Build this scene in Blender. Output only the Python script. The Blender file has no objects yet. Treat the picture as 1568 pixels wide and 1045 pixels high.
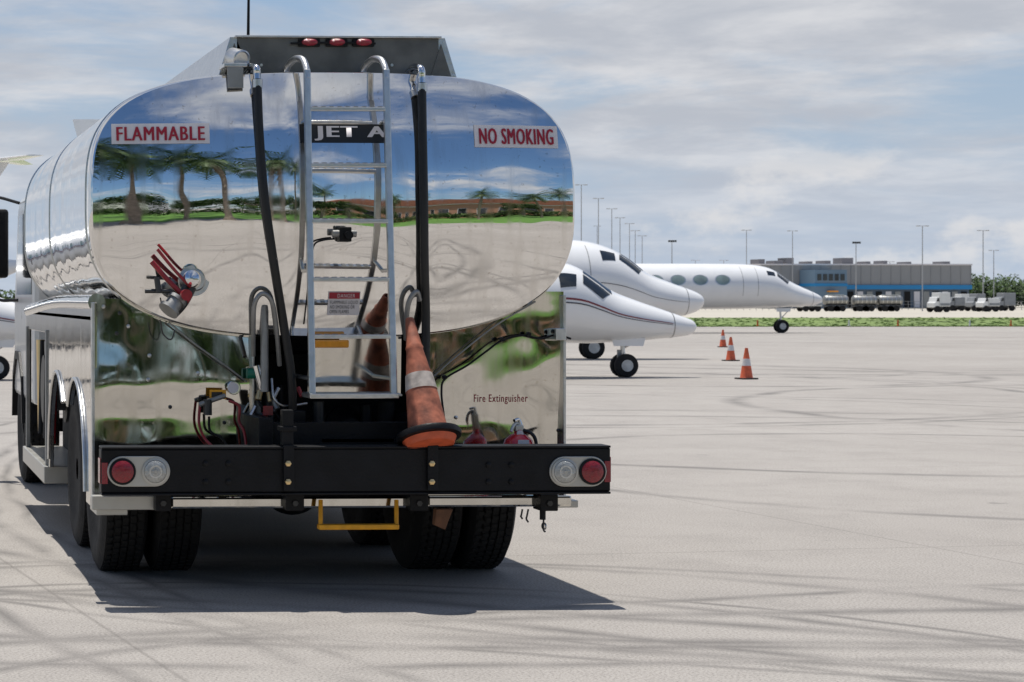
import bpy, bmesh, math, random
from mathutils import Vector, Matrix, noise
random.seed(7)
S=bpy.context.scene
COL=S.collection
PHI=math.radians(2.5); CAMZ=1.63; F=3300.0

# ---- pixel helpers: image coordinates projected back through the camera -> metres
def pt(u,v,Y):
    a=(u+56)/F; dx=math.sin(PHI)+a*math.cos(PHI); dy=math.cos(PHI)-a*math.sin(PHI)
    t=Y/dy
    return Vector((t*dx,Y,CAMZ-t*(v-455)/F))
def gd(u,v):
    d=CAMZ*F/(v-455.0); a=(u+56)/F
    return Vector((d*(math.sin(PHI)+a*math.cos(PHI)), d*(math.cos(PHI)-a*math.sin(PHI)),0))

# ---------------------------------------------------------------- materials
def mat(name,col,rough=0.5,metal=0.0,var=0.12,vscale=6.0,bump=0.0,bscale=30.0,rvar=0.1,spec=0.5,coat=0.0):
    m=bpy.data.materials.new(name); m.use_nodes=True
    nt=m.node_tree; N=nt.nodes; L=nt.links
    b=N['Principled BSDF']
    tc=N.new('ShaderNodeTexCoord')
    nz=N.new('ShaderNodeTexNoise'); nz.inputs['Scale'].default_value=vscale; nz.inputs['Detail'].default_value=4
    L.new(tc.outputs['Object'],nz.inputs['Vector'])
    st=N.new('ShaderNodeMapRange'); st.inputs['From Min'].default_value=0.3; st.inputs['From Max'].default_value=0.7
    L.new(nz.outputs['Fac'],st.inputs['Value'])
    mx=N.new('ShaderNodeMix'); mx.data_type='RGBA'
    c=Vector(col[:3])
    mx.inputs['A'].default_value=(*(c*(1-var)),1); mx.inputs['B'].default_value=(*[min(1,x) for x in (c*(1+var))],1)
    L.new(st.outputs['Result'],mx.inputs['Factor']); L.new(mx.outputs['Result'],b.inputs['Base Color'])
    mr=N.new('ShaderNodeMapRange'); mr.inputs['From Min'].default_value=0.3; mr.inputs['From Max'].default_value=0.7
    mr.inputs['To Min'].default_value=max(0.02,rough-rvar*rough); mr.inputs['To Max'].default_value=min(1,rough+rvar*rough)
    L.new(nz.outputs['Fac'],mr.inputs['Value']); L.new(mr.outputs['Result'],b.inputs['Roughness'])
    b.inputs['Metallic'].default_value=metal
    b.inputs['Specular IOR Level'].default_value=spec
    b.inputs['Coat Weight'].default_value=coat
    if bump>0:
        n2=N.new('ShaderNodeTexNoise'); n2.inputs['Scale'].default_value=bscale; n2.inputs['Detail'].default_value=3
        L.new(tc.outputs['Object'],n2.inputs['Vector'])
        bp=N.new('ShaderNodeBump'); bp.inputs['Strength'].default_value=bump; bp.inputs['Distance'].default_value=0.01
        L.new(n2.outputs['Fac'],bp.inputs['Height']); L.new(bp.outputs['Normal'],b.inputs['Normal'])
    return m

def polished(name,base=(0.80,0.79,0.77),r0=0.015,r1=0.15,streak=0.5,bd=0.005,bs=4.0):
    m=mat(name,base,rough=0.08,metal=1.0,var=0.03)
    nt=m.node_tree;N=nt.nodes;L=nt.links;b=N['Principled BSDF']
    tc=N.new('ShaderNodeTexCoord')
    mp=N.new('ShaderNodeMapping'); mp.inputs['Scale'].default_value=(14,14,1.2)
    L.new(tc.outputs['Object'],mp.inputs['Vector'])
    n=N.new('ShaderNodeTexNoise'); n.inputs['Scale'].default_value=1.0; n.inputs['Detail'].default_value=5; n.inputs['Roughness'].default_value=0.6
    L.new(mp.outputs['Vector'],n.inputs['Vector'])
    mr=N.new('ShaderNodeMapRange'); mr.inputs['From Min'].default_value=0.45; mr.inputs['From Max'].default_value=0.8
    mr.inputs['To Min'].default_value=r0; mr.inputs['To Max'].default_value=r1
    L.new(n.outputs['Fac'],mr.inputs['Value']); L.new(mr.outputs['Result'],b.inputs['Roughness'])
    n3=N.new('ShaderNodeTexNoise'); n3.inputs['Scale'].default_value=42; n3.inputs['Detail'].default_value=3
    L.new(tc.outputs['Object'],n3.inputs['Vector'])
    r3=N.new('ShaderNodeMapRange'); r3.inputs['From Min'].default_value=0.64; r3.inputs['From Max'].default_value=0.73
    r3.inputs['To Min'].default_value=0.0; r3.inputs['To Max'].default_value=streak
    L.new(n3.outputs['Fac'],r3.inputs['Value'])
    r4=N.new('ShaderNodeMapRange'); r4.inputs['From Min'].default_value=0.5; r4.inputs['From Max'].default_value=0.8
    r4.inputs['To Min'].default_value=0.0; r4.inputs['To Max'].default_value=0.35
    L.new(n.outputs['Fac'],r4.inputs['Value'])
    ad=N.new('ShaderNodeMath'); ad.operation='MAXIMUM'; L.new(r3.outputs['Result'],ad.inputs[0]); L.new(r4.outputs['Result'],ad.inputs[1])
    mx=N.new('ShaderNodeMix'); mx.data_type='RGBA'; mx.inputs['A'].default_value=(*base,1); mx.inputs['B'].default_value=(0.45,0.41,0.35,1)
    L.new(ad.outputs[0],mx.inputs['Factor']); L.new(mx.outputs['Result'],b.inputs['Base Color'])
    n2=N.new('ShaderNodeTexNoise'); n2.inputs['Scale'].default_value=bs; n2.inputs['Detail'].default_value=1
    L.new(tc.outputs['Object'],n2.inputs['Vector'])
    bp=N.new('ShaderNodeBump'); bp.inputs['Strength'].default_value=0.35; bp.inputs['Distance'].default_value=bd
    L.new(n2.outputs['Fac'],bp.inputs['Height']); L.new(bp.outputs['Normal'],b.inputs['Normal'])
    return m

M_tank=polished('polished_stainless')
M_panel=polished('polished_panel',(0.62,0.60,0.55),0.04,0.18,0.6,0.010,3.0)
M_alu=mat('brushed_aluminium',(0.62,0.62,0.61),0.32,1.0,0.1,20,0.15,80)
M_aludull=mat('dull_aluminium',(0.30,0.30,0.29),0.5,0.7,0.15,10,0.1,60)
M_plate=mat('dark_reflecting_plate',(0.15,0.145,0.135),0.42,0.75,0.25,7,0.1,60)  # aluminium with its dark reflection put into the base colour
M_chrome=mat('chrome',(0.70,0.70,0.70),0.12,1.0,0.05)
M_black=mat('black_painted_steel',(0.007,0.007,0.008),0.5,0.0,0.4,9,0.2,60,spec=0.25)
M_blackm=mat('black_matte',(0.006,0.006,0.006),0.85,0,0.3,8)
M_rubber=mat('tyre_rubber',(0.011,0.0105,0.010),0.85,0,0.35,12,0.4,45)
M_hose=mat('rubber_hose',(0.008,0.008,0.008),0.5,0,0.2,20,0.1,80)
M_redlens=mat('red_lens',(0.26,0.008,0.015),0.15,0,0.2,60,0.4,140,coat=0.5)
M_clear=mat('clear_lens',(0.42,0.42,0.39),0.15,0.3,0.2,60,0.5,120,coat=0.6)
M_bezel=mat('lamp_bezel',(0.50,0.49,0.45),0.35,0.6,0.08)
M_brass=mat('brass_bolt',(0.75,0.55,0.28),0.35,0.9,0.1)
M_yellow=mat('yellow_step_paint',(0.80,0.36,0.01),0.5,0,0.15,20)
M_red=mat('red_paint',(0.28,0.012,0.018),0.4,0,0.3,20,coat=0.2)
M_exting=mat('extinguisher_red',(0.62,0.01,0.02),0.2,0,0.05,20,coat=0.6)
M_signw=mat('sign_white',(0.72,0.68,0.68),0.45,0,0.05,12)
M_signr=mat('sign_red',(0.36,0.012,0.03),0.5,0,0.05,12)
M_signk=mat('sign_black',(0.01,0.01,0.01),0.4,0,0.1,12)
M_amber=mat('amber_lens',(0.85,0.33,0.02),0.25,0,0.1,30,coat=0.4)
M_green=mat('green_valve',(0.01,0.16,0.10),0.4)
M_wood=mat('wood_chock',(0.22,0.10,0.05),0.8,0,0.3,15,0.3,40)
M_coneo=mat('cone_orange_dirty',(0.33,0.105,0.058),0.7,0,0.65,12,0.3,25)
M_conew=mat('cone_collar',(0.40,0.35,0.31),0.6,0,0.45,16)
M_coneo2=mat('cone_orange',(0.66,0.12,0.045),0.55,0,0.2,14)
M_conew2=mat('cone_collar_white',(0.66,0.63,0.60),0.5,0,0.15,20)
M_white=mat('jet_white_paint',(0.80,0.80,0.79),0.18,0,0.03,1.5,coat=0.5)
M_glass=mat('cockpit_glass',(0.02,0.025,0.03),0.06,0,0.1,2,spec=0.8)
M_cabinwin=mat('cabin_window',(0.25,0.32,0.30),0.1,0,0.2,2,spec=0.8)
M_stred=mat('stripe_red',(0.22,0.03,0.035),0.3)
M_stblue=mat('stripe_blue',(0.05,0.05,0.07),0.3)
M_darkmetal=mat('dark_metal',(0.07,0.07,0.07),0.45,0.8)
M_cabwhite=mat('cab_white_paint',(0.70,0.70,0.68),0.3,0,0.06,3,coat=0.4)
M_gray=mat('vehicle_grey_paint',(0.25,0.26,0.27),0.4,0,0.1,3)
M_wheelhub=mat('wheel_hub_white',(0.55,0.54,0.5),0.5,0,0.2,8)

# ---------------------------------------------------------------- mesh helpers
def empty(name,loc=(0,0,0)):
    e=bpy.data.objects.new(name,None); COL.objects.link(e); e.location=loc; e.empty_display_size=0.3
    return e
def add(name,verts,faces,m,parent=None,smooth=False,mats=None,midx=None):
    me=bpy.data.meshes.new(name); me.from_pydata([tuple(v) for v in verts],[],faces); me.update()
    if mats:
        for q in mats: me.materials.append(q)
        if midx:
            for p,i in zip(me.polygons,midx): p.material_index=i
    else: me.materials.append(m)
    bm=bmesh.new(); bm.from_mesh(me); bmesh.ops.recalc_face_normals(bm,faces=bm.faces); bm.to_mesh(me); bm.free()
    if smooth:
        for p in me.polygons: p.use_smooth=True
    o=bpy.data.objects.new(name,me); COL.objects.link(o)
    if parent: o.parent=parent; o.matrix_parent_inverse=Matrix.Translation(-parent.location)
    return o
def bevel(o,w,seg=2):
    md=o.modifiers.new('bevel','BEVEL'); md.width=w; md.segments=seg; md.limit_method='ANGLE'
    return o
def box(name,x0,x1,y0,y1,z0,z1,m,parent=None,bv=0.0,rot=None):
    v=[Vector((x,y,z)) for x in(x0,x1) for y in(y0,y1) for z in(z0,z1)]
    if rot:
        c=Vector(((x0+x1)/2,(y0+y1)/2,(z0+z1)/2)); v=[c+rot@(q-c) for q in v]
    f=[(0,1,3,2),(4,6,7,5),(0,4,5,1),(2,3,7,6),(0,2,6,4),(1,5,7,3)]
    o=add(name,v,f,m,parent)
    if bv: bevel(o,bv)
    return o
def frame_of(d):
    d=d.normalized(); up=Vector((0,0,1)) if abs(d.z)<0.95 else Vector((1,0,0))
    a=d.cross(up).normalized(); b=a.cross(d).normalized(); return a,b
def sharp(o,deg):
    try: o.data.set_sharp_from_angle(angle=math.radians(deg))
    except Exception: pass
def lathe(name,origin,axis,prof,m,parent=None,seg=32,smooth=True,mats=None,pm=None,caps=True):
    origin=Vector(origin); axis=Vector(axis).normalized(); a,b=frame_of(axis)
    V=[];Fs=[];mi=[]
    for t,r in prof:
        for k in range(seg):
            th=2*math.pi*k/seg; V.append(origin+axis*t+(a*math.cos(th)+b*math.sin(th))*r)
    for i in range(len(prof)-1):
        for k in range(seg):
            k2=(k+1)%seg; Fs.append((i*seg+k,i*seg+k2,(i+1)*seg+k2,(i+1)*seg+k)); mi.append(pm[i] if pm else 0)
    if caps:
        Fs.append(tuple(range(seg))); mi.append(pm[0] if pm else 0)
        Fs.append(tuple(range((len(prof)-1)*seg,len(prof)*seg))); mi.append(pm[-1] if pm else 0)
    o=add(name,V,Fs,m,parent,smooth,mats,mi)
    if smooth: sharp(o,40)
    return o
def cyl(name,p1,p2,r,m,parent=None,r2=None,seg=20):
    p1=Vector(p1);p2=Vector(p2); L=(p2-p1).length
    return lathe(name,p1,p2-p1,[(0,r),(L,r if r2 is None else r2)],m,parent,seg)
def catmull(P,n=8):
    P=[Vector(p) for p in P]; Q=[P[0]*2-P[1]]+P+[P[-1]*2-P[-2]]; out=[]
    for i in range(1,len(Q)-2):
        for k in range(n):
            t=k/n; a,b,c,d=Q[i-1],Q[i],Q[i+1],Q[i+2]
            out.append(0.5*((2*b)+(c-a)*t+(2*a-5*b+4*c-d)*t*t+(3*b-a-3*c+d)*t**3))
    out.append(P[-1]); return out
def tube(name,pts,r,m,parent=None,seg=12,smoothpath=True,n=8,r2=None):
    P=catmull(pts,n) if smoothpath and len(pts)>2 else [Vector(p) for p in pts]
    V=[];Fs=[]; prev=None
    for i,p in enumerate(P):
        d=(P[min(i+1,len(P)-1)]-P[max(i-1,0)]).normalized()
        if prev is None: a,b=frame_of(d)
        else:
            a=(prev-d*prev.dot(d)).normalized(); b=a.cross(d).normalized()
        prev=a
        rr=r if r2 is None else r+(r2-r)*i/(len(P)-1)
        for k in range(seg):
            th=2*math.pi*k/seg; V.append(p+(a*math.cos(th)+b*math.sin(th))*rr)
    for i in range(len(P)-1):
        for k in range(seg):
            k2=(k+1)%seg; Fs.append((i*seg+k,i*seg+k2,(i+1)*seg+k2,(i+1)*seg+k))
    Fs.append(tuple(range(seg))); Fs.append(tuple(range((len(P)-1)*seg,len(P)*seg)))
    o=add(name,V,Fs,m,parent,True); sharp(o,50)
    return o
def text(name,body,x0,x1,z0,z1,fy,m,parent,bold=0.0,thick=0.0):
    for rep,dx in enumerate((-thick,0,thick) if thick else (0,)):
        cu=bpy.data.curves.new(name,'FONT'); cu.body=body; cu.offset=bold; cu.resolution_u=3
        cu.space_character=1.14
        t=bpy.data.objects.new(name,cu); COL.objects.link(t)
        bpy.context.view_layer.update()
        me=bpy.data.meshes.new_from_object(t.evaluated_get(bpy.context.evaluated_depsgraph_get()))
        bpy.data.objects.remove(t)
        xs=[v.co.x for v in me.vertices]; ys=[v.co.y for v in me.vertices]
        a,b,c,d=min(xs),max(xs),min(ys),max(ys)
        for v in me.vertices:
            x=x0+(v.co.x-a)/(b-a)*(x1-x0)+dx; z=z0+(v.co.y-c)/(d-c)*(z1-z0)
            v.co=Vector((x,fy(x,z)-0.0006*rep,z))
        me.materials.clear(); me.materials.append(m)
        o=bpy.data.objects.new(name,me); COL.objects.link(o); o.parent=parent; o.matrix_parent_inverse=Matrix.Translation(-parent.location)
    return o
def grid(name,x0,x1,z0,z1,fy,m,parent,nx=12,nz=6,smooth=True):
    V=[];Fs=[]
    for j in range(nz+1):
        for i in range(nx+1):
            x=x0+(x1-x0)*i/nx; z=z0+(z1-z0)*j/nz; V.append((x,fy(x,z),z))
    for j in range(nz):
        for i in range(nx):
            a=j*(nx+1)+i; Fs.append((a,a+1,a+nx+2,a+nx+1))
    return add(name,V,Fs,m,parent,smooth)
def extr(name,poly,axis,a0,a1,m,parent,bv=0):
    n=len(poly)
    if axis=='x': V=[(a,p[0],p[1]) for a in(a0,a1) for p in poly]
    elif axis=='y': V=[(p[0],a,p[1]) for a in(a0,a1) for p in poly]
    else: V=[(p[0],p[1],a) for a in(a0,a1) for p in poly]
    Fs=[tuple(range(n)),tuple(range(n,2*n))]+[(i,(i+1)%n,n+(i+1)%n,n+i) for i in range(n)]
    o=add(name,V,Fs,m,parent)
    if bv: bevel(o,bv)
    return o

# ================================================================= TRUCK
XC=2.56; YT=11.8; HW=1.355; ZC=2.14; HZ=0.735
T=empty('fuel_tanker_truck',(XC,14,0))
def rimscale(c,s):
    n=3.4 if s>0 else 2.9
    return (abs(c)**n+abs(s)**n)**(-1/n)
def yhead(x,z):
    X=(x-XC)/HW; Z=(z-ZC)/HZ
    y=YT-0.15+0.135*X*X+0.15*Z*Z
    dx=x-XC-0.06
    y-=0.013*math.exp(-(dx/0.40)**6)
    y+=0.0045*noise.noise(Vector((x*1.6,z*2.2,3.1)))+0.0013*noise.noise(Vector((x*2.8,z*6.5,7.7)))
    return y
NT=160;NR=60
V=[(XC,yhead(XC,ZC),ZC)];Fs=[]
for i in range(1,NR+1):
    rho=i/NR*0.985
    for k in range(NT):
        th=2*math.pi*k/NT; c,s=math.cos(th),math.sin(th); q=rimscale(c,s)*rho
        x=XC+HW*q*c; z=ZC+HZ*q*s; V.append((x,yhead(x,z),z))
for k in range(NT): Fs.append((0,1+k,1+(k+1)%NT))
for i in range(NR-1):
    for k in range(NT):
        a=1+i*NT; b=1+(i+1)*NT; k2=(k+1)%NT; Fs.append((a+k,a+k2,b+k2,b+k))
add('tank_rear_head',V,Fs,M_tank,T,True)
def ringmesh(nm,allr,m,cap=True,sm=True):
    V=[];Fs=[]
    for rho,y,dy in allr:
        for k in range(NT):
            th=2*math.pi*k/NT; c,s=math.cos(th),math.sin(th); q=rimscale(c,s)*rho
            x=XC+HW*q*c; z=ZC+HZ*q*s
            V.append((x,yhead(x,z)+dy if y is None else y,z))
    for i in range(len(allr)-1):
        for k in range(NT):
            k2=(k+1)%NT; Fs.append((i*NT+k,i*NT+k2,(i+1)*NT+k2,(i+1)*NT+k))
    if cap: Fs.append(tuple(range((len(allr)-1)*NT,len(allr)*NT)))
    o=add(nm,V,Fs,m,T,sm); return o
allr=[(0.985,None,0),(0.993,None,0.006),(0.999,None,0.022),(1.0,None,0.05)]
n=24
for i in range(n+1):
    y=12.02+i*(16.8-12.02)/n
    allr.append((1.0+0.0012*math.sin(i*1.9)+0.0008*math.sin(i*4.1),y,0))
allr+=[(0.985,16.95,0),(0.94,17.05,0),(0.82,17.12,0)]
ringmesh('tank_shell',allr,M_tank)
for i,(yy,hh) in enumerate(((11.965,0.004),(14.4,0.003),(16.7,0.004))):
    o=ringmesh('tank_band_%d'%i,[(0.999,yy,0),(1+hh,yy+0.002,0),(1+hh,yy+0.018,0),(0.999,yy+0.02,0)],M_alu,False)
    sharp(o,30)

YP=11.98
a=pt(362,58,YP); b=pt(672,58,YP); zt=a.z; zb=2.86
box('catwalk_end_plate',a.x,b.x,YP,YP+0.012,zb,zt,M_plate,T,0.003)
box('catwalk_end_flange',a.x-0.01,b.x+0.01,YP-0.025,YP+0.02,zt,zt+0.012,M_alu,T,0.003)
for nm,xx,sg in(('overturn_rail_left',a.x,-1),('overturn_rail_right',b.x,1)):
    extr(nm,[(xx,zt+0.006),(xx+sg*0.035,zt+0.006),(xx+sg*0.11,zb-0.02),(xx-sg*0.10,zb-0.02)],'y',YP+0.001 if sg>0 else YP,16.6,M_alu,T,0.004)
    extr(nm+'_inset',[(xx+sg*0.012,zt-0.03),(xx+sg*0.072,zb+0.0),(xx-sg*0.05,zb+0.0)],'y',YP-0.004,YP-0.001,M_plate,T)
box('catwalk_deck',a.x,b.x,YP+0.02,16.5,2.885,2.90,M_aludull,T)
for i,yy in enumerate((12.8,14.0,15.2)):
    lathe('manhole_cover_%d'%i,(XC-0.05,yy,2.9),(0,0,1),[(0,0.25),(0.08,0.25),(0.1,0.22)],M_alu,T)
for i,u in enumerate((474,516,557)):
    p=pt(u,65,YP-0.02)
    box('marker_base_%d'%i,p.x-0.062,p.x+0.062,YP-0.018,YP-0.001,p.z-0.024,p.z+0.02,M_black,T,0.006)
    o=lathe('marker_lamp_%d'%i,(0,0,0),(0,-1,0),[(0,0.046),(0.012,0.044),(0.025,0.024),(0.03,0.004)],M_redlens,T,20)
    o.matrix_parent_inverse=Matrix.Identity(4); o.location=Vector((p.x,YP-0.018,p.z))-T.location; o.scale=(1,1,0.45)
tube('marker_wire',[pt(445,67,YP-0.02),pt(474,66,YP-0.02),pt(557,66,YP-0.02),pt(575,67,YP-0.02)],0.006,M_black,T)
for i,u in enumerate((400,440,600,640)): lathe('end_plate_rivet_%d'%i,pt(u,100,YP-0.002),(0,-1,0),[(0,0.01),(0.005,0.008)],M_alu,T,8)
ld=Vector((0.35,-1,-0.25)).normalized()
lathe('work_lamp_body',pt(352,86,11.95),ld,[(0,0.035),(0.03,0.05),(0.14,0.052),(0.145,0.044),(0.135,0.038)],M_alu,T)
lathe('work_lamp_glass',pt(352,86,11.95)+ld*0.125,ld,[(0,0.04),(0.006,0.036)],M_glass,T)
a=pt(346,104,11.82); b=pt(370,137,11.82)
box('work_lamp_bracket',a.x,b.x,11.76,11.775,b.z,a.z,M_aludull,T,0.003)
box('work_lamp_shelf',a.x-0.02,b.x+0.02,11.76,11.95,a.z,a.z+0.02,M_alu,T,0.003)
cyl('radio_antenna',pt(380,60,12.3),pt(382,-120,12.3),0.009,M_black,T,0.005,8)

# ladder
def lrail(nm,ut,ub):
    top=pt(ut,106,11.60); bot=pt(ub,606,11.42)
    hook=[Vector((top.x-0.05,11.93,2.82)),Vector((top.x-0.05,11.91,2.90)),Vector((top.x-0.03,11.80,2.94)),Vector((top.x-0.008,11.68,2.925)),top+Vector((0,0.012,0.0)),top+(bot-top)*0.03]
    tube(nm+'_hook',hook,0.019,M_alu,T,12)
    V=[];w=0.018;dp=0.03
    for q in(top,bot):
        for sx,sy in((-w,-dp/2),(w,-dp/2),(w,dp/2),(-w,dp/2)): V.append(q+Vector((sx,sy,0)))
    o=add(nm,V,[(0,1,2,3),(4,5,6,7),(0,1,5,4),(1,2,6,5),(2,3,7,6),(3,0,4,7)],M_alu,T); bevel(o,0.006)
    return top,bot
lt,lb=lrail('ladder_rail_left',470,478)
rt,rb=lrail('ladder_rail_right',591,603)
for i,v in enumerate((168,255,341,430,517)):
    f=(v-106)/500.0
    a=lt.lerp(lb,f); b=rt.lerp(rb,f)
    box('ladder_rung_%d'%i,a.x+0.012,b.x-0.012,a.y-0.02,a.y+0.02,a.z-0.011,a.z+0.011,M_alu,T,0.004)
    for k in range(9):
        xx=a.x+0.04+(b.x-a.x-0.08)*k/8
        box('rung_grip_%d_%d'%(i,k),xx-0.012,xx+0.012,a.y-0.017,a.y+0.017,a.z+0.0115,a.z+0.0145,M_aludull,T)
box('ladder_foot_plate',lb.x-0.02,rb.x+0.02,11.38,11.60,lb.z-0.015,lb.z+0.012,M_alu,T,0.004)
for q0,q1 in((lt,lb),(rt,rb)):
    for f in(0.16,0.62,0.95):
        c=q0.lerp(q1,f)
        cyl('ladder_standoff',c,(c.x,yhead(c.x,c.z)+0.01 if c.z>1.5 else 11.93,c.z),0.011,M_alu,T)

def hose(nm,uvs):
    P=[]
    for u,v in uvs:
        Y=11.62
        for _ in range(3):
            p=pt(u,v,Y)
            Y=min(yhead(p.x,max(p.z,1.46))-0.032,11.72) if v<545 else 11.72+0.0006*(v-545)
        P.append(pt(u,v,Y))
    tube(nm,P,0.0235,M_hose,T,14)
    p=P[0]
    tube(nm+'_elbow',[Vector((p.x-0.02,11.98,2.82)),Vector((p.x-0.02,11.95,2.875)),Vector((p.x-0.012,11.86,2.905)),Vector((p.x-0.002,11.74,2.885)),p+Vector((0,0.01,0.03)),p+Vector((0,0,-0.03))],0.022,M_chrome,T,14)
    lathe(nm+'_clamp',p,(0,0,-1),[(0,0.029),(0.045,0.029)],M_alu,T)
hose('vapour_hose_left',[(394,122),(397,200),(405,300),(419,400),(435,500),(446,575),(449,660)])
hose('vapour_hose_right',[(646,128),(647,200),(649,300),(650,400),(652,480),(652,560),(655,640)])

def sign(nm,u0,u1,v0,v1,txt,mbg,mtx,pad=(8,5),thick=0.0028,px=(0,0),bold=0.0):
    a=pt(u0,v0,11.72); b=pt(u1,v1,11.72)
    grid(nm+'_plate',a.x,b.x,b.z,a.z,lambda x,z:yhead(x,z)-0.004,mbg,T,16,4)
    k=0.0036
    text(nm+'_text',txt,a.x+pad[0]*k+px[0]*k,b.x-pad[0]*k-px[1]*k,b.z+pad[1]*k,a.z-pad[1]*k,lambda x,z:yhead(x,z)-0.0085,mtx,T,bold,thick)
sign('sign_flammable',173,321,188,220,'FLAMMABLE',M_signw,M_signr)
sign('sign_no_smoking',727,861,191,226,'NO SMOKING',M_signw,M_signr)
sign('sign_jet_a',457,592,191,220,'JET A',M_signk,M_signw,(4,3),0.006,(19,0),0.004)
a=pt(503,447,11.7); b=pt(552,483,11.7); hz=a.z-b.z
grid('danger_placard',a.x,b.x,b.z,a.z,lambda x,z:yhead(x,z)-0.004,M_signw,T,6,4)
grid('danger_header',a.x+0.004,b.x-0.004,b.z+hz*0.7,a.z-0.004,lambda x,z:yhead(x,z)-0.007,M_signr,T,6,2)
text('danger_text','DANGER',a.x+0.05,b.x-0.03,b.z+hz*0.75,a.z-0.012,lambda x,z:yhead(x,z)-0.010,M_signw,T)
text('danger_small','FLAMMABLE LIQUID\nNO SMOKING OR\nOPEN FLAMES',a.x+0.012,b.x-0.012,b.z+0.01,b.z+hz*0.62,lambda x,z:yhead(x,z)-0.009,M_signk,T)

p=pt(526,361,11.62)
box('rear_camera_box',p.x-0.035,p.x+0.03,11.55,11.64,p.z-0.035,p.z+0.045,M_black,T,0.006)
cyl('rear_camera_lens',(p.x+0.01,11.55,p.z),(p.x+0.01,11.52,p.z),0.022,M_black,T)
cyl('rear_camera_side',(p.x-0.07,11.58,p.z+0.01),(p.x+0.06,11.58,p.z+0.01),0.02,M_aludull,T)
tube('rear_camera_cable',[pt(512,366,11.6),pt(495,368,11.61),pt(482,374,11.61),pt(478,392,11.62),pt(478,440,11.63),pt(476,520,11.66)],0.005,M_black,T)

p=pt(297,430,11.72)
lathe('sight_port_flange',p+Vector((0,0.03,0)),(0.1,-1,0.0),[(0,0.085),(0.022,0.085),(0.022,0.06),(0.05,0.058),(0.06,0.05)],M_alu,T)
lathe('sight_port_cap',p+Vector((-0.005,0,0)),(-0.25,-1,0.1),[(0,0.05),(0.09,0.05),(0.115,0.045),(0.13,0.025),(0.133,0.0)],M_chrome,T)
tube('valve_body',[pt(290,440,11.68),pt(278,462,11.63),pt(262,480,11.62)],0.040,M_darkmetal,T)
lathe('valve_flange',pt(272,458,11.6),(-0.6,-0.3,-0.7),[(0,0.055),(0.02,0.055),(0.02,0.045),(0.07,0.045),(0.07,0.06),(0.09,0.06)],M_aludull,T)
cyl('valve_stem',pt(222,446,11.6),pt(262,446,11.6),0.012,M_darkmetal,T)
cyl('valve_knob',pt(240,425,11.58),pt(243,448,11.58),0.016,M_darkmetal,T)
for i,(u0,v0,u1,v1,w) in enumerate(((232,401,290,462,0.014),(241,382,292,440,0.009))):
    tube('red_lever_%d'%i,[pt(u0,v0,11.625-0.01*i),pt((u0+u1)/2,(v0+v1)/2+2,11.62-0.01*i),pt(u1,v1,11.61)],w,M_red,T)
lathe('red_lever_hub',pt(284,452,11.57),(0,-1,0),[(0,0.03),(0.05,0.03)],M_red,T)
tube('valve_chain',[pt(245,490,11.6),pt(250,512,11.62),pt(262,520,11.62),pt(268,505,11.62)],0.004,M_darkmetal,T)
tube('vent_pipe_left',[pt(388,545,11.8),pt(388,500,11.72),pt(390,465,11.67),pt(402,450,11.66),pt(416,462,11.67),pt(423,500,11.72),pt(428,560,11.8)],0.013,M_aludull,T)
cyl('vent_canister',pt(405,468,11.76),pt(405,600,11.76),0.022,M_aludull,T)
tube('vent_pipe_right',[pt(622,520,11.8),pt(623,480,11.7),pt(628,458,11.67),pt(638,447,11.67),pt(643,460,11.70)],0.014,M_aludull,T)
a=pt(478,521,11.7); b=pt(536,533,11.7)
box('amber_marker',a.x,b.x,11.72,11.76,b.z,a.z,M_amber,T,0.008)

# lower body: oil-canned polished panels (surface found by integrating a slope profile)
YB=11.93
XL=1.235; XR=2*XC-XL
def smooth(a,b,t):
    t=max(0,min(1,(t-a)/(b-a))); return t*t*(3-2*t)
TBL={}
for side_,keys in(('L',((0.40,0.042),(0.92,0.036),(1.03,-0.04),(1.09,-0.04),(1.18,0.040),(1.50,0.045),(1.70,0.03))),
                  ('R',((0.40,0.042),(0.82,0.034),(0.98,-0.03),(1.10,-0.05),(1.30,-0.02),(1.50,0.01),(1.70,0.03)))):
    y=0;tb=[]
    for i in range(141):
        z=0.40+i*0.01; g=keys[-1][1]
        for (za,ga),(zb_,gb) in zip(keys,keys[1:]):
            if za<=z<=zb_: g=ga+(gb-ga)*smooth(za,zb_,z); break
        tb.append(y); y+=g*0.01
    TBL[side_]=tb
def wav(x,z):
    tb=TBL['L' if x<XC else 'R']; f=(z-0.40)/0.01; i=max(0,min(139,int(f))); t=f-i
    y=YB-0.018+tb[i]*(1-t)+tb[i+1]*t
    amp=0.8 if x<XC else 1.5
    return y+amp*(0.005*math.sin(x*6.2+z*4.0)+0.009*noise.noise(Vector((x*1.9,z*2.2,1.3)))+0.0025*noise.noise(Vector((x*6,z*5,4))))
xl1=pt(384,600,YB).x; xr0=pt(655,600,YB).x
grid('rear_panel_left',XL,xl1,0.46,1.62,wav,M_panel,T,60,90)
grid('rear_panel_right',xr0,XR,0.46,1.66,wav,M_panel,T,60,90)
tube('panel_seam_left',[pt(258,494,11.86),pt(300,528,11.87),pt(345,560,11.87),pt(378,585,11.88)],0.005,M_aludull,T)
tube('panel_seam_right',[pt(820,462,11.85),pt(760,498,11.86),pt(700,545,11.87),pt(660,580,11.88)],0.005,M_aludull,T)
box('rear_edge_left',XL-0.004,XL+0.012,YB-0.04,YB+0.03,0.46,1.60,M_alu,T,0.003)
box('rear_edge_right',XR-0.012,XR+0.004,YB-0.05,YB+0.03,0.46,1.64,M_alu,T,0.003)
box('panel_inner_edge_left',xl1,xl1+0.012,YB-0.05,YB+0.25,0.8,1.45,M_alu,T,0.003)
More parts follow.
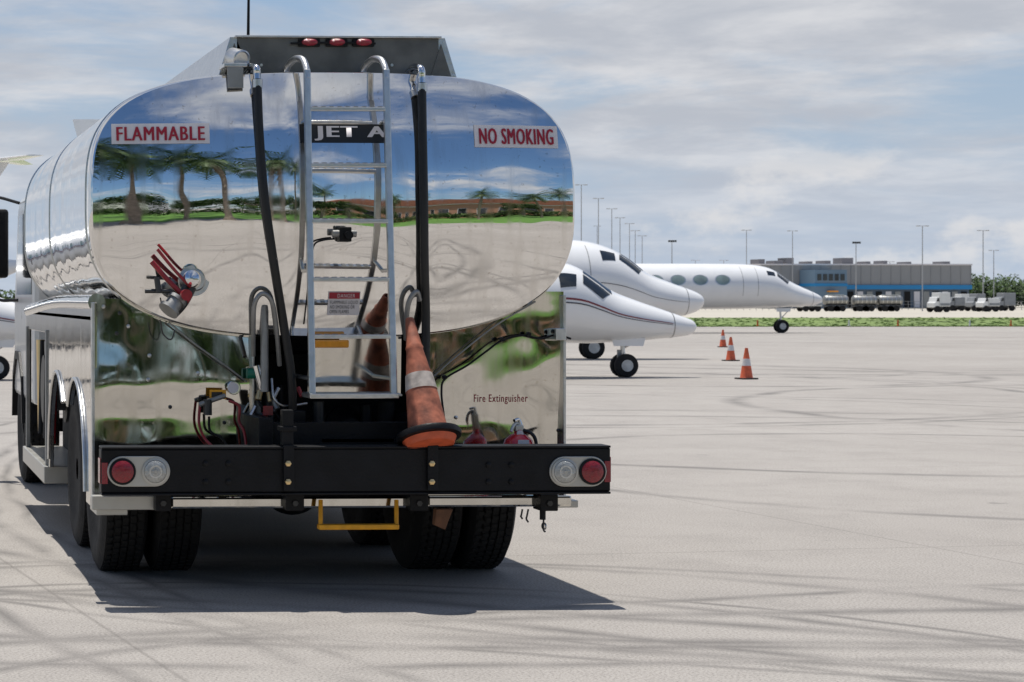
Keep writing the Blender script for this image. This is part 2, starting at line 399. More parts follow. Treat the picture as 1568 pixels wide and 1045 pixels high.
box('panel_inner_edge_right',xr0-0.012,xr0,YB-0.05,YB+0.25,0.8,1.45,M_alu,T,0.003)
a=pt(470,520,11.9); b=pt(612,603,11.9)
grid('pump_cover_panel',a.x,b.x,b.z,a.z+0.06,lambda x,z:11.86+0.05*(1.45-z)+0.004*noise.noise(Vector((x*3,z*4,0))),M_panel,T,12,8)
box('pump_cover_lip',a.x,b.x,11.84,11.93,b.z-0.012,b.z,M_alu,T,0.002)
box('pump_bay_dark_back',xl1,xr0,12.3,12.32,0.5,1.42,M_blackm,T)  # black sheets close the open bay, standing for shade under the tank
box('pump_bay_dark_top',xl1,xr0,11.95,12.3,1.40,1.41,M_blackm,T)
for i,(u,v0,v1,r,m) in enumerate(((395,560,690,0.018,M_aludull),(412,600,690,0.03,M_darkmetal),(430,590,690,0.016,M_black),(487,615,690,0.035,M_darkmetal),(560,620,690,0.03,M_black),(590,615,690,0.05,M_blackm))):
    cyl('pump_pipe_%d'%i,pt(u,v0,11.95+0.03*(i%3)),pt(u,v1+20,11.95+0.03*(i%3)),r,m,T)
tube('pump_manifold',[pt(400,655,12.0),pt(440,650,12.0),pt(480,660,12.0),pt(540,650,12.05)],0.035,M_black,T)
lathe('pump_housing',pt(530,655,12.1),(0,-1,0),[(0,0.13),(0.05,0.13),(0.07,0.10),(0.12,0.06)],M_black,T)
for i in range(12):
    u=388+random.uniform(0,70); v=590+random.uniform(0,75)
    cyl('fitting_%d'%i,pt(u,v,11.84),pt(u+random.uniform(-8,8),v+14,11.82),0.010+0.010*random.random(),[M_brass,M_darkmetal,M_alu,M_black,M_aludull,M_red][i%6],T,None,10)
tube('pump_line_a',[pt(392,600,11.84),pt(400,622,11.82),pt(424,636,11.82),pt(440,668,11.82)],0.008,M_black,T)
tube('pump_line_b',[pt(416,580,11.84),pt(420,610,11.80),pt(436,622,11.8),pt(470,618,11.84)],0.007,M_alu,T)
box('junction_box',pt(442,628,11.8).x,pt(465,628,11.8).x,11.74,11.84,pt(455,660,11.8).z,pt(455,628,11.8).z,M_black,T,0.008)
cyl('green_valve',pt(378,572,11.85),pt(392,572,11.85),0.03,M_green,T)
cyl('chrome_tee',pt(392,560,11.83),pt(402,596,11.83),0.022,M_chrome,T)
box('label_tag',pt(403,622,11.8).x,pt(418,622,11.8).x,11.8,11.806,pt(403,636,11.8).z,pt(403,622,11.8).z,M_red,T)
lathe('pressure_gauge',pt(357,594,11.9),(0,-1,0),[(0,0.038),(0.03,0.038),(0.034,0.034)],M_chrome,T)
lathe('pressure_gauge_face',pt(357,594,11.864),(0,-1,0),[(0,0.031),(0.002,0.031)],M_signw,T)
a=pt(320,597,11.88); b=pt(345,611,11.88)
box('yellow_label',a.x,b.x,11.855,11.860,b.z,a.z,M_yellow,T)
box('label_text_block',a.x+0.01,b.x-0.02,11.852,11.854,b.z+0.012,a.z-0.012,M_signk,T)
cyl('filter_bowl',pt(318,612,11.84),pt(318,636,11.84),0.024,M_darkmetal,T)
cyl('regulator_body',pt(305,620,11.84),pt(345,606,11.84),0.014,M_aludull,T)
tube('red_air_line_left',[pt(306,620,11.85),pt(305,650,11.84),pt(314,672,11.83),pt(330,688,11.8)],0.008,M_red,T)
tube('red_air_line_right',[pt(350,614,11.85),pt(366,622,11.84),pt(366,645,11.84),pt(374,662,11.82),pt(378,690,11.8)],0.008,M_red,T)
tube('black_air_line',[pt(320,638,11.84),pt(322,660,11.84),pt(340,672,11.82),pt(352,690,11.8)],0.007,M_black,T)
for i,(u,v) in enumerate(((160,470),(185,480),(228,582),(262,624),(304,572),(345,648),(230,545),(865,520),(700,640),(858,660),(198,500),(180,511))):
    q=pt(u,v,11.9); lathe('panel_fastener_%d'%i,(q.x,wav(q.x,q.z)+0.002,q.z),(0,-1,0),[(0,0.012),(0.012,0.010),(0.016,0.004)],M_darkmetal if i%2 else M_alu,T,10)
tube('grounding_cable',[pt(680,640,11.75),pt(676,600,11.8),pt(682,580,11.83),pt(715,560,11.85),pt(745,538,11.85),pt(768,522,11.85),pt(800,514,11.85),pt(828,519,11.85),pt(852,513,11.85),pt(874,519,11.86)],0.006,M_black,T)
for i,(u,v) in enumerate(((768,520),(808,512),(847,508),(680,578))):
    lathe('cable_clip_%d'%i,pt(u,v,11.86),(0,-1,0),[(0,0.014),(0.03,0.012)],M_black,T,10)
a=pt(729,605,11.88); b=pt(812,620,11.88)
text('extinguisher_label','Fire Extinguisher',a.x,b.x,b.z,a.z,lambda x,z:wav(x,z)-0.003,M_signr,T,0.004)
box('cable_bracket',pt(846,505,11.86).x,pt(862,505,11.86).x,11.80,11.92,pt(846,521,11.86).z,pt(846,503,11.86).z,M_alu,T,0.004)

def side(nm,x0,x1):
    arch=[]
    for cy in (12.87,14.12):
        for k in range(0,13):
            th=math.pi*k/12; arch.append((cy-0.62*math.cos(th),0.52+0.62*math.sin(th)))
    poly=[(YB,0.46),(12.25,0.46)]+arch[:10]+arch[16:]+[(14.76,0.46),(14.95,0.46),(14.95,1.38),(16.8,1.38),(16.8,0.46),(16.95,0.46),(16.95,1.48),(16.5,1.58),(YB,1.60)]
    extr(nm,poly,'x',x0,x1,M_panel,T,0.004)
side('side_skirt_left',XL,XL+0.03); side('side_skirt_right',XR-0.03,XR)
for sg,xx in((1,XL),(-1,XR)):
    for cy,k0,k1 in((12.87,0,9),(14.12,3,12)):
        P=[Vector((xx-sg*0.006,cy-0.62*math.cos(math.pi*k/12),0.52+0.62*math.sin(math.pi*k/12))) for k in range(k0,k1+1)]
        tube('arch_trim',P,0.012,M_alu,T,10,n=3)
    box('fender_deck',min(xx,xx+sg*0.7),max(xx,xx+sg*0.7),YB+0.03,16.9,1.50,1.52,M_panel,T)
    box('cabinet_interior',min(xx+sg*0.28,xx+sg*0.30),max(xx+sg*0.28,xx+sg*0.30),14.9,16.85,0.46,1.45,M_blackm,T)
    for k,yy in enumerate((14.95,16.8)):
        box('cabinet_post_%d'%k,min(xx-sg*0.012,xx+sg*0.02),max(xx-sg*0.012,xx+sg*0.02),yy-0.03,yy+0.03,0.46,1.40,M_aludull,T,0.004)
    for k in range(6):
        cyl('cabinet_pipe_%d'%k,(xx+sg*(0.06+0.03*(k%2)),15.1+0.28*k,0.6),(xx+sg*0.08,15.15+0.28*k,1.3),0.016+0.008*(k%3),[M_red,M_darkmetal,M_black,M_aludull,M_black,M_brass][k],T)
    lathe('cabinet_reel',(xx+sg*0.05,15.9,0.95),(sg,0,0),[(0,0.25),(0.02,0.25),(0.02,0.16),(0.16,0.16),(0.16,0.25),(0.18,0.25)],M_darkmetal,T)
    box('cabinet_step',min(xx-sg*0.03,xx+sg*0.3),max(xx-sg*0.03,xx+sg*0.3),14.85,16.9,0.34,0.46,M_bezel,T,0.006)
    tube('fender_roll',[Vector((xx+sg*0.03,YB+0.02,1.60)),Vector((xx+sg*0.03,14.4,1.59)),Vector((xx+sg*0.03,16.9,1.52))],0.05,M_panel,T)
    box('wheel_well_dark_fill',min(xx+sg*0.72,xx+sg*0.74),max(xx+sg*0.72,xx+sg*0.74),12.2,16.9,0.6,1.5,M_blackm,T)  # black plane added as dark fill, standing for shade inside the arch
box('wheel_well_dark_top',XL+0.04,XR-0.04,12.3,14.85,1.30,1.32,M_blackm,T)  # black sheet over the wheels, part of the same dark fill

for sg in(-1,1):
    box('frame_rail',XC+sg*0.43-0.04,XC+sg*0.43+0.04,11.5,20.6,0.72,0.98,M_black,T,0.008)
def tyre_prof(w,R):
    p=[(-w/2+0.02,0.30),(-w/2,0.36),(-w/2-0.004,0.42),(-w/2+0.004,R-0.04),(-w/2+0.02,R-0.012)]
    n=5; iw=w-0.05; x=-iw/2
    rib=iw/n*0.80; gr=iw/n*0.20*n/(n-1)
    for i in range(n):
        p+=[(x,R-0.001),(x+rib,R-0.001)]
        if i<n-1: p+=[(x+rib+0.002,R-0.014),(x+rib+gr-0.002,R-0.014)]
        x+=rib+gr
    p+=[(w/2-0.02,R-0.012),(w/2-0.004,R-0.04),(w/2+0.004,0.42),(w/2,0.36),(w/2-0.02,0.30)]
    return p
def wheel(nm,x,y,out,w=0.27,R=0.50):
    lathe(nm+'_tyre',(x,y,R),(1,0,0),tyre_prof(w,R),M_rubber,T,56)
    V=[];Fs=[]
    for k in range(60):
        th=2*math.pi*k/60
        for sx in(-0.085,-0.0425,0.0,0.0425,0.085):
            c=Vector((x+sx,y+(R+0.0005)*math.sin(th+sx*0.6),R+(R+0.0005)*math.cos(th+sx*0.6)))
            t=Vector((0,math.cos(th),-math.sin(th)))*0.012; q=Vector((0.017,0,0))
            n=len(V); V+=[c-q-t,c+q-t,c+q+t,c-q+t]
            nn=Vector((0,math.sin(th),math.cos(th)))*0.006
            V+=[c-q-t+nn,c+q-t+nn,c+q+t+nn,c-q+t+nn]
            Fs+=[(n+4,n+5,n+6,n+7),(n,n+1,n+5,n+4),(n+1,n+2,n+6,n+5),(n+2,n+3,n+7,n+6),(n+3,n,n+4,n+7)]
    add(nm+'_tread_blocks',V,Fs,M_rubber,T)
    lathe(nm+'_rim',(x,y,R),(out,0,0),[(-w/2+0.02,0.301),(w/2-0.03,0.301),(w/2-0.02,0.27),(w/2-0.10,0.25),(w/2-0.12,0.12),(w/2-0.04,0.11),(w/2-0.02,0.07),(w/2-0.02,0.0)],M_wheelhub,T,32)
for ax,cy in enumerate((12.87,14.12)):
    for sg in(-1,1):
        wheel('rear_wheel_outer_%d'%ax,XC+sg*1.08,cy,sg)
        wheel('rear_wheel_inner_%d'%ax,XC+sg*0.765,cy,-sg)
    cyl('rear_axle_%d'%ax,(XC-0.9,cy,0.5),(XC+0.9,cy,0.5),0.075,M_black,T)
    lathe('differential_%d'%ax,(XC-0.02,cy-0.22,0.52),(0,1,0),[(0,0.06),(0.05,0.16),(0.2,0.2),(0.35,0.15),(0.4,0.08)],M_black,T)
    for sg in(-1,1):
        extr('leaf_spring',[(cy-0.5,0.78),(cy,0.62),(cy+0.5,0.78),(cy+0.5,0.72),(cy,0.54),(cy-0.5,0.72)],'x',XC+sg*0.5-0.04,XC+sg*0.5+0.04,M_black,T)
for sg in(-1,1): wheel('front_wheel',XC+sg*1.07,19.0,sg,0.30)
cyl('front_axle',(XC-0.9,19.0,0.5),(XC+0.9,19.0,0.5),0.06,M_black,T)
lathe('air_tank',(XC-0.35,12.2,0.62),(1,0,0),[(0,0.05),(0.03,0.12),(0.6,0.12),(0.63,0.05)],M_black,T)
lathe('fuel_tank',(XC-0.65,16.6,0.75),(0,1,0),[(0,0.05),(0.03,0.28),(0.9,0.28),(0.93,0.05)],M_blackm,T)
lathe('muffler',(XC+0.2,12.9,0.72),(0,1,0),[(0,0.05),(0.03,0.13),(1.2,0.13),(1.23,0.05)],M_black,T)
box('cross_member',XC-0.45,XC+0.45,11.55,11.65,0.72,0.95,M_black,T)
box('gearbox',XC-0.35,XC+0.35,15.2,17.5,0.42,0.9,M_blackm,T,0.08)
box('engine_block',XC-0.45,XC+0.45,18.2,20.3,0.35,0.75,M_blackm,T,0.08)
box('chassis_underpan',XC-0.70,XC+0.70,14.9,18.0,0.50,0.70,M_blackm,T,0.05)

# bumper
YBm=11.25
a=pt(155,690,YBm); b=pt(935,758,YBm)
bx0,bx1,bz0,bz1=a.x,b.x,0.600,0.832
box('bumper_beam',bx0,bx1,YBm,YBm+0.12,bz0,bz1,M_black,T,0.008)
box('bumper_top_lip',bx0+0.002,bx1-0.002,YBm-0.012,YBm+0.14,bz1,bz1+0.012,M_black,T,0.004)
box('bumper_bottom_lip',bx0+0.002,bx1-0.002,YBm-0.012,YBm+0.14,bz0-0.012,bz0,M_black,T,0.004)
for sg in(-1,1):
    xx=bx0 if sg<0 else bx1
    box('bumper_end_reflector',min(xx-sg*0.002,xx-sg*0.034),max(xx-sg*0.002,xx-sg*0.034),YBm-0.006,YBm-0.001,bz0+0.05,bz1-0.07,M_redlens,T,0.002)
    box('bumper_end_side_reflector',min(xx+sg*0.001,xx+sg*0.006),max(xx+sg*0.001,xx+sg*0.006),YBm+0.01,YBm+0.10,bz0+0.05,bz1-0.05,M_redlens,T,0.002)
def lamp_pod(nm,ur,uc):
    pr=pt(ur,722,YBm); pc=pt(uc,722,YBm); z=pr.z; r=0.080
    x0=min(pr.x,pc.x); x1=max(pr.x,pc.x)
    poly=[(x0-r*math.sin(math.pi*k/14),z+r*math.cos(math.pi*k/14)) for k in range(15)]+[(x1+r*math.sin(math.pi*k/14),z-r*math.cos(math.pi*k/14)) for k in range(15)]
    extr(nm+'_bezel',poly,'y',YBm-0.014,YBm-0.001,M_bezel,T,0.004)
    for s,p,m in(('stop_lamp',pr,M_redlens),('reverse_lamp',pc,M_clear)):
        lathe(nm+'_'+s+'_ring',(p.x,YBm-0.014,z),(0,-1,0),[(0,0.07),(0.012,0.07),(0.014,0.06),(0.006,0.058)],M_black if s=='stop_lamp' else M_bezel,T)
        lathe(nm+'_'+s,(p.x,YBm-0.014,z),(0,-1,0),[(0,0.060),(0.014,0.058),(0.022,0.045),(0.026,0.022),(0.027,0.0)],m,T)
        if s=='reverse_lamp':
            lathe(nm+'_bulb_ring',(p.x,YBm-0.036,z),(0,-1,0),[(0,0.034),(0.004,0.034),(0.004,0.026),(0,0.026)],M_alu,T)
            lathe(nm+'_bulb',(p.x,YBm-0.036,z),(0,-1,0),[(0,0.012),(0.008,0.008)],M_bezel,T)
lamp_pod('lamp_pod_left',187,237)
lamp_pod('lamp_pod_right',905,863)
for i,(u,v) in enumerate(((441,710),(441,738),(661,710),(661,738))):
    lathe('brass_bolt_%d'%i,pt(u,v,YBm-0.03),(0,-1,0),[(0,0.017),(0.012,0.016),(0.016,0.008)],M_brass,T,6)
for i,(u,v) in enumerate(((315,710),(350,710),(315,738),(350,738),(748,712),(783,712),(748,738),(783,738))):
    lathe('bumper_bolt_%d'%i,pt(u,v,YBm-0.001),(0,-1,0),[(0,0.016),(0.01,0.015),(0.014,0.008)],M_black,T,6)
for i,u in enumerate((441,661)):
    p=pt(u,700,YBm); top=pt(u,628,YBm).z
    box('bumper_post_%d'%i,p.x-0.028,p.x+0.028,YBm-0.030,YBm-0.013,bz0+0.01,bz1+0.02,M_black,T,0.004)
    box('bumper_post_upper_%d'%i,p.x-0.03,p.x+0.03,YBm+0.0,YBm+0.06,bz1+0.013,top if i==0 else bz1+0.05,M_black,T,0.005)
    if i==0: box('bumper_post_cap_%d'%i,p.x-0.045,p.x+0.045,YBm-0.012,YBm+0.07,(top+bz1)/2-0.01,(top+bz1)/2+0.015,M_black,T,0.005)
    box('bumper_strut_%d'%i,p.x-0.04,p.x+0.04,YBm+0.12,YBm+0.5,0.66,0.80,M_black,T)
box('reflective_strip',pt(490,686,11.6).x,pt(600,686,11.6).x,YBm+0.30,YBm+0.31,0.845,0.862,M_amber,T)
z1=pt(500,761,11.5).z; z0=pt(500,780,11.5).z
x0=pt(141,770,11.5).x; x1=pt(876,770,11.5).x
box('underride_bar_centre',pt(262,770,11.5).x,pt(630,770,11.5).x,11.5,11.58,z0+0.005,z1,M_panel,T,0.012)
box('underride_bar_right',pt(655,770,11.5).x,x1,11.5,11.58,z0+0.008,z1,M_panel,T,0.012)
box('underride_bar_left',x0,pt(238,770,11.5).x,11.5,11.58,z0,z1+0.01,M_bezel,T,0.006)
box('corner_post_left',XL-0.01,XL+0.16,11.6,YB,0.45,0.52,M_bezel,T,0.005)
box('corner_post_right',XR-0.16,XR-0.02,11.6,YB,0.48,0.52,M_bezel,T,0.005)
for i,(u0,u1) in enumerate(((238,262),(438,466),(628,656),(828,855))):
    a=pt(u0,760,11.42); b=pt(u1,783,11.42)
    box('bar_bracket_%d'%i,a.x,b.x,11.42,11.56,b.z,a.z+0.01,M_black,T,0.006)
    lathe('bar_bracket_bolt_%d'%i,pt((u0+u1)/2,771,11.42),(0,-1,0),[(0,0.018),(0.012,0.016)],M_darkmetal,T,6)
tube('yellow_step_left',[pt(491,766,11.42),pt(491,806,11.38)],0.012,M_yellow,T,8,False)
tube('yellow_step_right',[pt(607,766,11.42),pt(607,806,11.38)],0.012,M_yellow,T,8,False)
zz=pt(500,807,11.36).z
box('yellow_step_tread',pt(488,806,11.36).x,pt(611,806,11.36).x,11.35,11.41,zz-0.016,zz+0.012,M_yellow,T,0.006)
extr('hanging_wood_chock',[(pt(668,0,11.5).x,pt(0,783,11.5).z),(pt(694,0,11.5).x,pt(0,783,11.5).z),(pt(682,0,11.5).x,pt(0,815,11.5).z),(pt(666,0,11.5).x,pt(0,808,11.5).z)],'y',11.5,11.56,M_wood,T,0.005)
for i,(u,v) in enumerate(((806,800),(832,815),(797,795))):
    tube('hanging_chain_%d'%i,[pt(u+3,780,11.45),pt(u+1,790,11.45),pt(u,v-5,11.45),pt(u+3,v,11.45)],0.005,M_darkmetal,T)
lathe('chain_ring',pt(833,806,11.44),(1,0.3,0),[(-0.004,0.02),(0.004,0.02),(0.004,0.014),(-0.004,0.014),(-0.004,0.02)],M_alu,T,16,caps=False)
cyl('glad_hand',pt(831,782,11.45),pt(831,796,11.45),0.016,M_black,T)

# cab
cx0,cx1=XC-1.24,XC+1.24
extr('cab_body',[(17.35,0.75),(19.6,0.75),(19.6,1.55),(19.15,2.42),(18.9,2.50),(17.45,2.50),(17.35,2.4)],'x',cx0,cx1,M_cabwhite,T,0.05)
extr('cab_hood',[(19.6,0.75),(20.75,0.75),(20.85,1.0),(20.75,1.40),(19.6,1.56)],'x',cx0+0.15,cx1-0.15,M_cabwhite,T,0.06)
for sg,xx in((-1,cx0),(1,cx1)):
    extr('cab_side_window',[(17.5,1.65),(19.25,1.65),(19.2,1.85),(18.9,2.34),(17.5,2.34)],'x',min(xx+sg*0.004,xx+sg*0.001),max(xx+sg*0.004,xx+sg*0.001),M_glass,T)
    extr('front_fender',[(18.35,0.55),(18.45,0.95),(18.75,1.15),(19.25,1.15),(19.55,0.95),(19.65,0.55),(19.6,0.55),(19.5,0.9),(19.2,1.08),(18.8,1.08),(18.5,0.9),(18.4,0.55)],'x',xx-0.3 if sg>0 else xx-0.02,xx+0.02 if sg>0 else xx+0.3,M_black,T)
    mx=xx+sg*0.17
    box('mirror_head',min(mx-0.12,mx+0.10),max(mx-0.12,mx+0.10),19.32,19.42,1.80,2.42,M_black,T,0.03)
    tube('mirror_arm_top',[(xx,19.0,2.46),(xx+sg*0.15,19.3,2.52),(mx,19.37,2.50),(mx,19.37,2.35)],0.014,M_black,T)
    tube('mirror_arm_bottom',[(xx,19.1,1.6),(mx,19.37,1.62),(mx,19.37,1.85)],0.014,M_black,T)
grid('windshield',cx0+0.12,cx1-0.12,1.6,2.36,lambda x,z:19.61-(z-1.55)*0.52,M_glass,T,4,4)

# traffic cones
def cone(name,loc,h,mo,mw,base=0.19):
    e=empty(name,loc); k=h/0.7
    prof=[(0.03*k,0.145*k),(0.05*k,0.135*k),(0.30*k,0.098*k),(0.302*k,0.1005*k),(0.46*k,0.0745*k),(0.462*k,0.072*k),(0.66*k,0.038*k),(0.70*k,0.034*k),(0.70*k,0.024*k),(0.60*k,0.020*k)]
    o=lathe('cone_body',(0,0,0),(0,0,1),prof,mo,None,32,caps=False)
    o.data.materials.append(mw)
    for p in o.data.polygons:
        zc=sum(o.data.vertices[i].co.z for i in p.vertices)/len(p.vertices)
        p.material_index=1 if 0.301*k<zc<0.461*k else 0
    b=base*k
    bb=extr('cone_base',[(-b,-b*0.8),(-b*0.8,-b),(b*0.8,-b),(b,-b*0.8),(b,b*0.8),(b*0.8,b),(-b*0.8,b),(-b,b*0.8)],'z',0.002,0.032*k,M_rubber,None,0.008*k)
    for q in(o,bb): q.parent=e
    return e
for (u,v,h,rz) in((1143,581,0.62,0.2),(1119,553,0.61,0.5),(1107,532,0.57,-0.3)):
    e=cone('traffic_cone',gd(u,v),h,M_coneo2,M_conew2,0.20); e.rotation_euler=(0,0,rz)
ct=pt(627,488,11.52); cb=pt(656,664,11.27)
ax=(ct-cb); hh=ax.length
e=empty('traffic_cone',cb); e.rotation_mode='QUATERNION'; e.rotation_quaternion=Vector((0,0,1)).rotation_difference(ax.normalized())
k=hh
P=[(0.0,0.108),(0.05,0.103),(0.36,0.082),(0.362,0.085),(0.50,0.072),(0.502,0.068),(0.72,0.045),(0.74,0.048),(0.76,0.042),(0.985,0.024),(1.0,0.020),(1.0,0.013),(0.9,0.012)]
o=lathe('cone_body',(0,0,0),(0,0,1),[(t*k,r) for t,r in P],M_coneo,None,40,caps=False)
o.data.materials.append(M_conew)
for p in o.data.polygons:
    zc=sum(o.data.vertices[i].co.z for i in p.vertices)/len(p.vertices)
    if 0.361*k<zc<0.501*k: p.material_index=1
o.parent=e
bb=lathe('cone_base',(0,0,0),(0,0,1),[(-0.030,0.10),(-0.034,0.14),(-0.03,0.168),(-0.01,0.172),(0.004,0.165),(0.012,0.11)],M_black,None,40); bb.parent=e
b2=lathe('cone_inner',(0,0,0),(0,0,1),[(-0.075,0.09),(-0.07,0.125),(-0.035,0.142)],M_coneo2,None,40); b2.parent=e

# fire extinguisher (sits low behind the bumper)
fe=empty('fire_extinguisher',pt(794,700,11.55)); fp=fe.location.copy(); dz=-0.065
lathe('cylinder',(fp.x,11.55,0.66+dz),(0,0,1),[(0,0.082),(0.23,0.084),(0.26,0.074),(0.285,0.045),(0.295,0.025),(0.315,0.022)],M_exting,fe)
box('valve_head',fp.x-0.022,fp.x+0.025,11.53,11.575,0.965+dz,1.0+dz,M_bezel,fe,0.006)
tube('carry_handle',[(fp.x+0.02,11.55,0.985+dz),(fp.x-0.01,11.55,1.01+dz),(fp.x-0.035,11.53,0.995+dz),(fp.x-0.05,11.52,0.965+dz)],0.009,M_bezel,fe)
tube('squeeze_lever',[(fp.x+0.015,11.55,1.0+dz),(fp.x+0.0,11.55,1.03+dz),(fp.x-0.03,11.53,1.025+dz)],0.009,M_chrome,fe)
tube('discharge_hose',[(fp.x+0.02,11.54,0.975+dz),(fp.x+0.06,11.51,0.955+dz),(fp.x+0.08,11.50,0.91+dz),(fp.x+0.082,11.50,0.80+dz)],0.010,M_hose,fe)
lathe('gauge',(fp.x,11.53,0.955+dz),(0,-1,0),[(0,0.018),(0.012,0.018)],M_signw,fe,14)
box('label',fp.x-0.03,fp.x+0.03,11.458,11.463,0.78,0.86,M_signw,fe)
box('mounting_bracket',fp.x-0.09,fp.x+0.09,11.46,11.64,0.575,0.592,M_black,fe,0.004)
box('bracket_arm',fp.x-0.03,fp.x+0.03,11.36,11.46,0.60,0.68,M_black,fe,0.004)

# ================================================================= JETS
def interp(prof,s):
    if s<=prof[0][0]: return prof[0][1:]
    for i in range(len(prof)-1):
        if s<=prof[i+1][0]:
            a=prof[max(i-1,0)];b=prof[i];c=prof[i+1];d=prof[min(i+2,len(prof)-1)]
            t=(s-b[0])/(c[0]-b[0]); out=[]
            for k in range(1,4):
                m1=(c[k]-a[k])/(c[0]-a[0])*(c[0]-b[0]) if c[0]!=a[0] else 0
                m2=(d[k]-b[k])/(d[0]-b[0])*(c[0]-b[0]) if d[0]!=b[0] else 0
                out.append((2*t**3-3*t*t+1)*b[k]+(t**3-2*t*t+t)*m1+(-2*t**3+3*t*t)*c[k]+(t**3-t*t)*m2)
            return out
    return prof[-1][1:]
def foil(nm,rle,rc,tle,tc,th,m,par,vert=False,dr=1):
    pr=[(0,0),(0.02,0.35),(0.1,0.75),(0.3,1.0),(0.6,0.7),(1,0.02),(1,-0.02),(0.6,-0.6),(0.3,-0.9),(0.1,-0.65),(0.02,-0.3)]
    V=[];n=len(pr)
    for le,c in((Vector(rle),rc),(Vector(tle),tc)):
        for a,b in pr:
            o=Vector((-dr*a*c,b*th*c*0.5,0)) if vert else Vector((-dr*a*c,0,b*th*c*0.5))
            V.append(le+o)
    Fs=[tuple(range(n)),tuple(range(n,2*n))]+[(i,(i+1)%n,n+(i+1)%n,n+i) for i in range(n)]
    o=add(nm,V,Fs,m,par,True); sharp(o,35)
    return o
def jet(nose_u,d,prof,cock,cabin,stripes,gear_s,gear_top,wing,tail,eng,wheel_r=0.22,dr=1,X0=None):
    a=(nose_u+56)/F
    Y0=d*(math.cos(PHI)-a*math.sin(PHI))
    if X0 is None: X0=d*(math.sin(PHI)+a*math.cos(PHI))
    J=empty('business_jet',(X0,Y0,0))
    L=prof[-1][0]
    def Sf(s,th,off=0.0):
        zc,rz,ry=interp(prof,s); rz=max(rz,0.002);ry=max(ry,0.002)
        return Vector((X0-dr*s,Y0-(ry+off)*math.sin(th),zc+(rz+off)*math.cos(th)))
    V=[];Fs=[];seg=64
    ss=[L*(k/110.0)**1.7 for k in range(111)]
    for s in ss:
        for k in range(seg): V.append(Sf(s,2*math.pi*k/seg))
    for i in range(len(ss)-1):
        for k in range(seg):
            k2=(k+1)%seg; Fs.append((i*seg+k,i*seg+k2,(i+1)*seg+k2,(i+1)*seg+k))
    Fs.append(tuple(range((len(ss)-1)*seg,len(ss)*seg)))
    add('fuselage',V,Fs,M_white,J,True)
    def patch(nm,q,m,off=0.006,n=8,n2=None):
        n2=n2 or n
        for sg in(1,-1):
            V=[];Fs=[]
            for j in range(n+1):
                for i in range(n2+1):
                    u=i/n2;v=j/n
                    s=(q[0][0]*(1-u)+q[1][0]*u)*(1-v)+(q[3][0]*(1-u)+q[2][0]*u)*v
                    th=(q[0][1]*(1-u)+q[1][1]*u)*(1-v)+(q[3][1]*(1-u)+q[2][1]*u)*v
                    V.append(Sf(s,sg*math.radians(th),off))
            for j in range(n):
                for i in range(n2):
                    a=j*(n2+1)+i; Fs.append((a,a+1,a+n2+2,a+n2+1))
            add(nm,V,Fs,m,J,True)
    for q in cock: patch('cockpit_window',q,M_glass,0.008)
    for (s0,w,h) in cabin:
        for sg in(1,-1):
            for nm,kk,m,off in(('window_frame',1.15,M_alu,0.004),('cabin_window',1.0,M_cabinwin,0.008)):
                zc,rz,ry=interp(prof,s0)
                V=[Sf(s0,sg*math.radians(74),off)]
                for k in range(24):
                    t=2*math.pi*k/24
                    V.append(Sf(s0+w*kk*math.cos(t)/2,sg*(math.radians(74)-h*kk*math.sin(t)/2/rz),off))
                add(nm,V,[(0,1+k,1+(k+1)%24) for k in range(24)],m,J,True)
    for (s0,s1,t0,t1,wd,m) in stripes:
        patch('stripe',[(s0,t0),(s1,t1),(s1,t1+wd),(s0,t0+wd)],m,0.012,2,90)
    patch('radome_seam',[(0.55,0),(0.570,0),(0.570,180),(0.55,180)],M_aludull,0.004,24,1)
    patch('door_seam',[(3.35,30),(3.37,30),(3.37,115),(3.35,115)],M_aludull,0.004,16,1)
    patch('door_seam',[(4.05,30),(4.07,30),(4.07,115),(4.05,115)],M_aludull,0.004,16,1)
    gx=X0-dr*gear_s
    cyl('nose_gear_strut',(gx-0.05,Y0,gear_top),(gx,Y0,wheel_r),0.045,M_alu,J)
    cyl('nose_gear_brace',(gx+0.5,Y0,gear_top+0.05),(gx-0.02,Y0,wheel_r+0.35),0.022,M_alu,J)
    box('torque_link',gx-0.14,gx-0.03,Y0-0.02,Y0+0.02,wheel_r+0.1,wheel_r+0.32,M_aludull,J)
    extr('nose_gear_door',[(gx-0.35,gear_top),(gx+0.35,gear_top),(gx+0.3,gear_top-0.16),(gx-0.3,gear_top-0.16)],'y',Y0-0.26,Y0-0.245,M_white,J)
    def jwheel(x,y,r,w):
        lathe('landing_wheel',(x,y,r),(0,1,0),[(-w/2,r*0.5),(-w/2,r*0.8),(-w*0.4,r*0.95),(-w*0.2,r),(w*0.2,r),(w*0.4,r*0.95),(w/2,r*0.8),(w/2,r*0.5)],M_rubber,J,28)
        lathe('wheel_hub',(x,y,r),(0,1,0),[(-w/2-0.01,r*0.25),(-w/2-0.01,r*0.5),(w/2+0.01,r*0.5),(w/2+0.01,r*0.25)],M_wheelhub,J,20)
    for sg in(-1,1): jwheel(gx,Y0+sg*0.13,wheel_r,0.13)
    ws,wr,wspan,wz,wt=wing
    zc,rz,ry=interp(prof,ws)
    for sg in(-1,1):
        foil('wing',(X0-dr*ws,Y0+sg*ry*0.6,wz),wr,(X0-dr*(ws+wspan*0.45),Y0+sg*wspan,wz+wspan*0.05),wt,0.11,M_white,J,dr=dr)
        mx=X0-dr*(ws+wr*0.75); my=Y0+sg*(ry+0.9)
        cyl('main_gear_strut',(mx,my,wz),(mx,my,0.3),0.06,M_alu,J)
        for q in(-1,1): jwheel(mx,my+q*0.15,wheel_r*1.3,0.18)
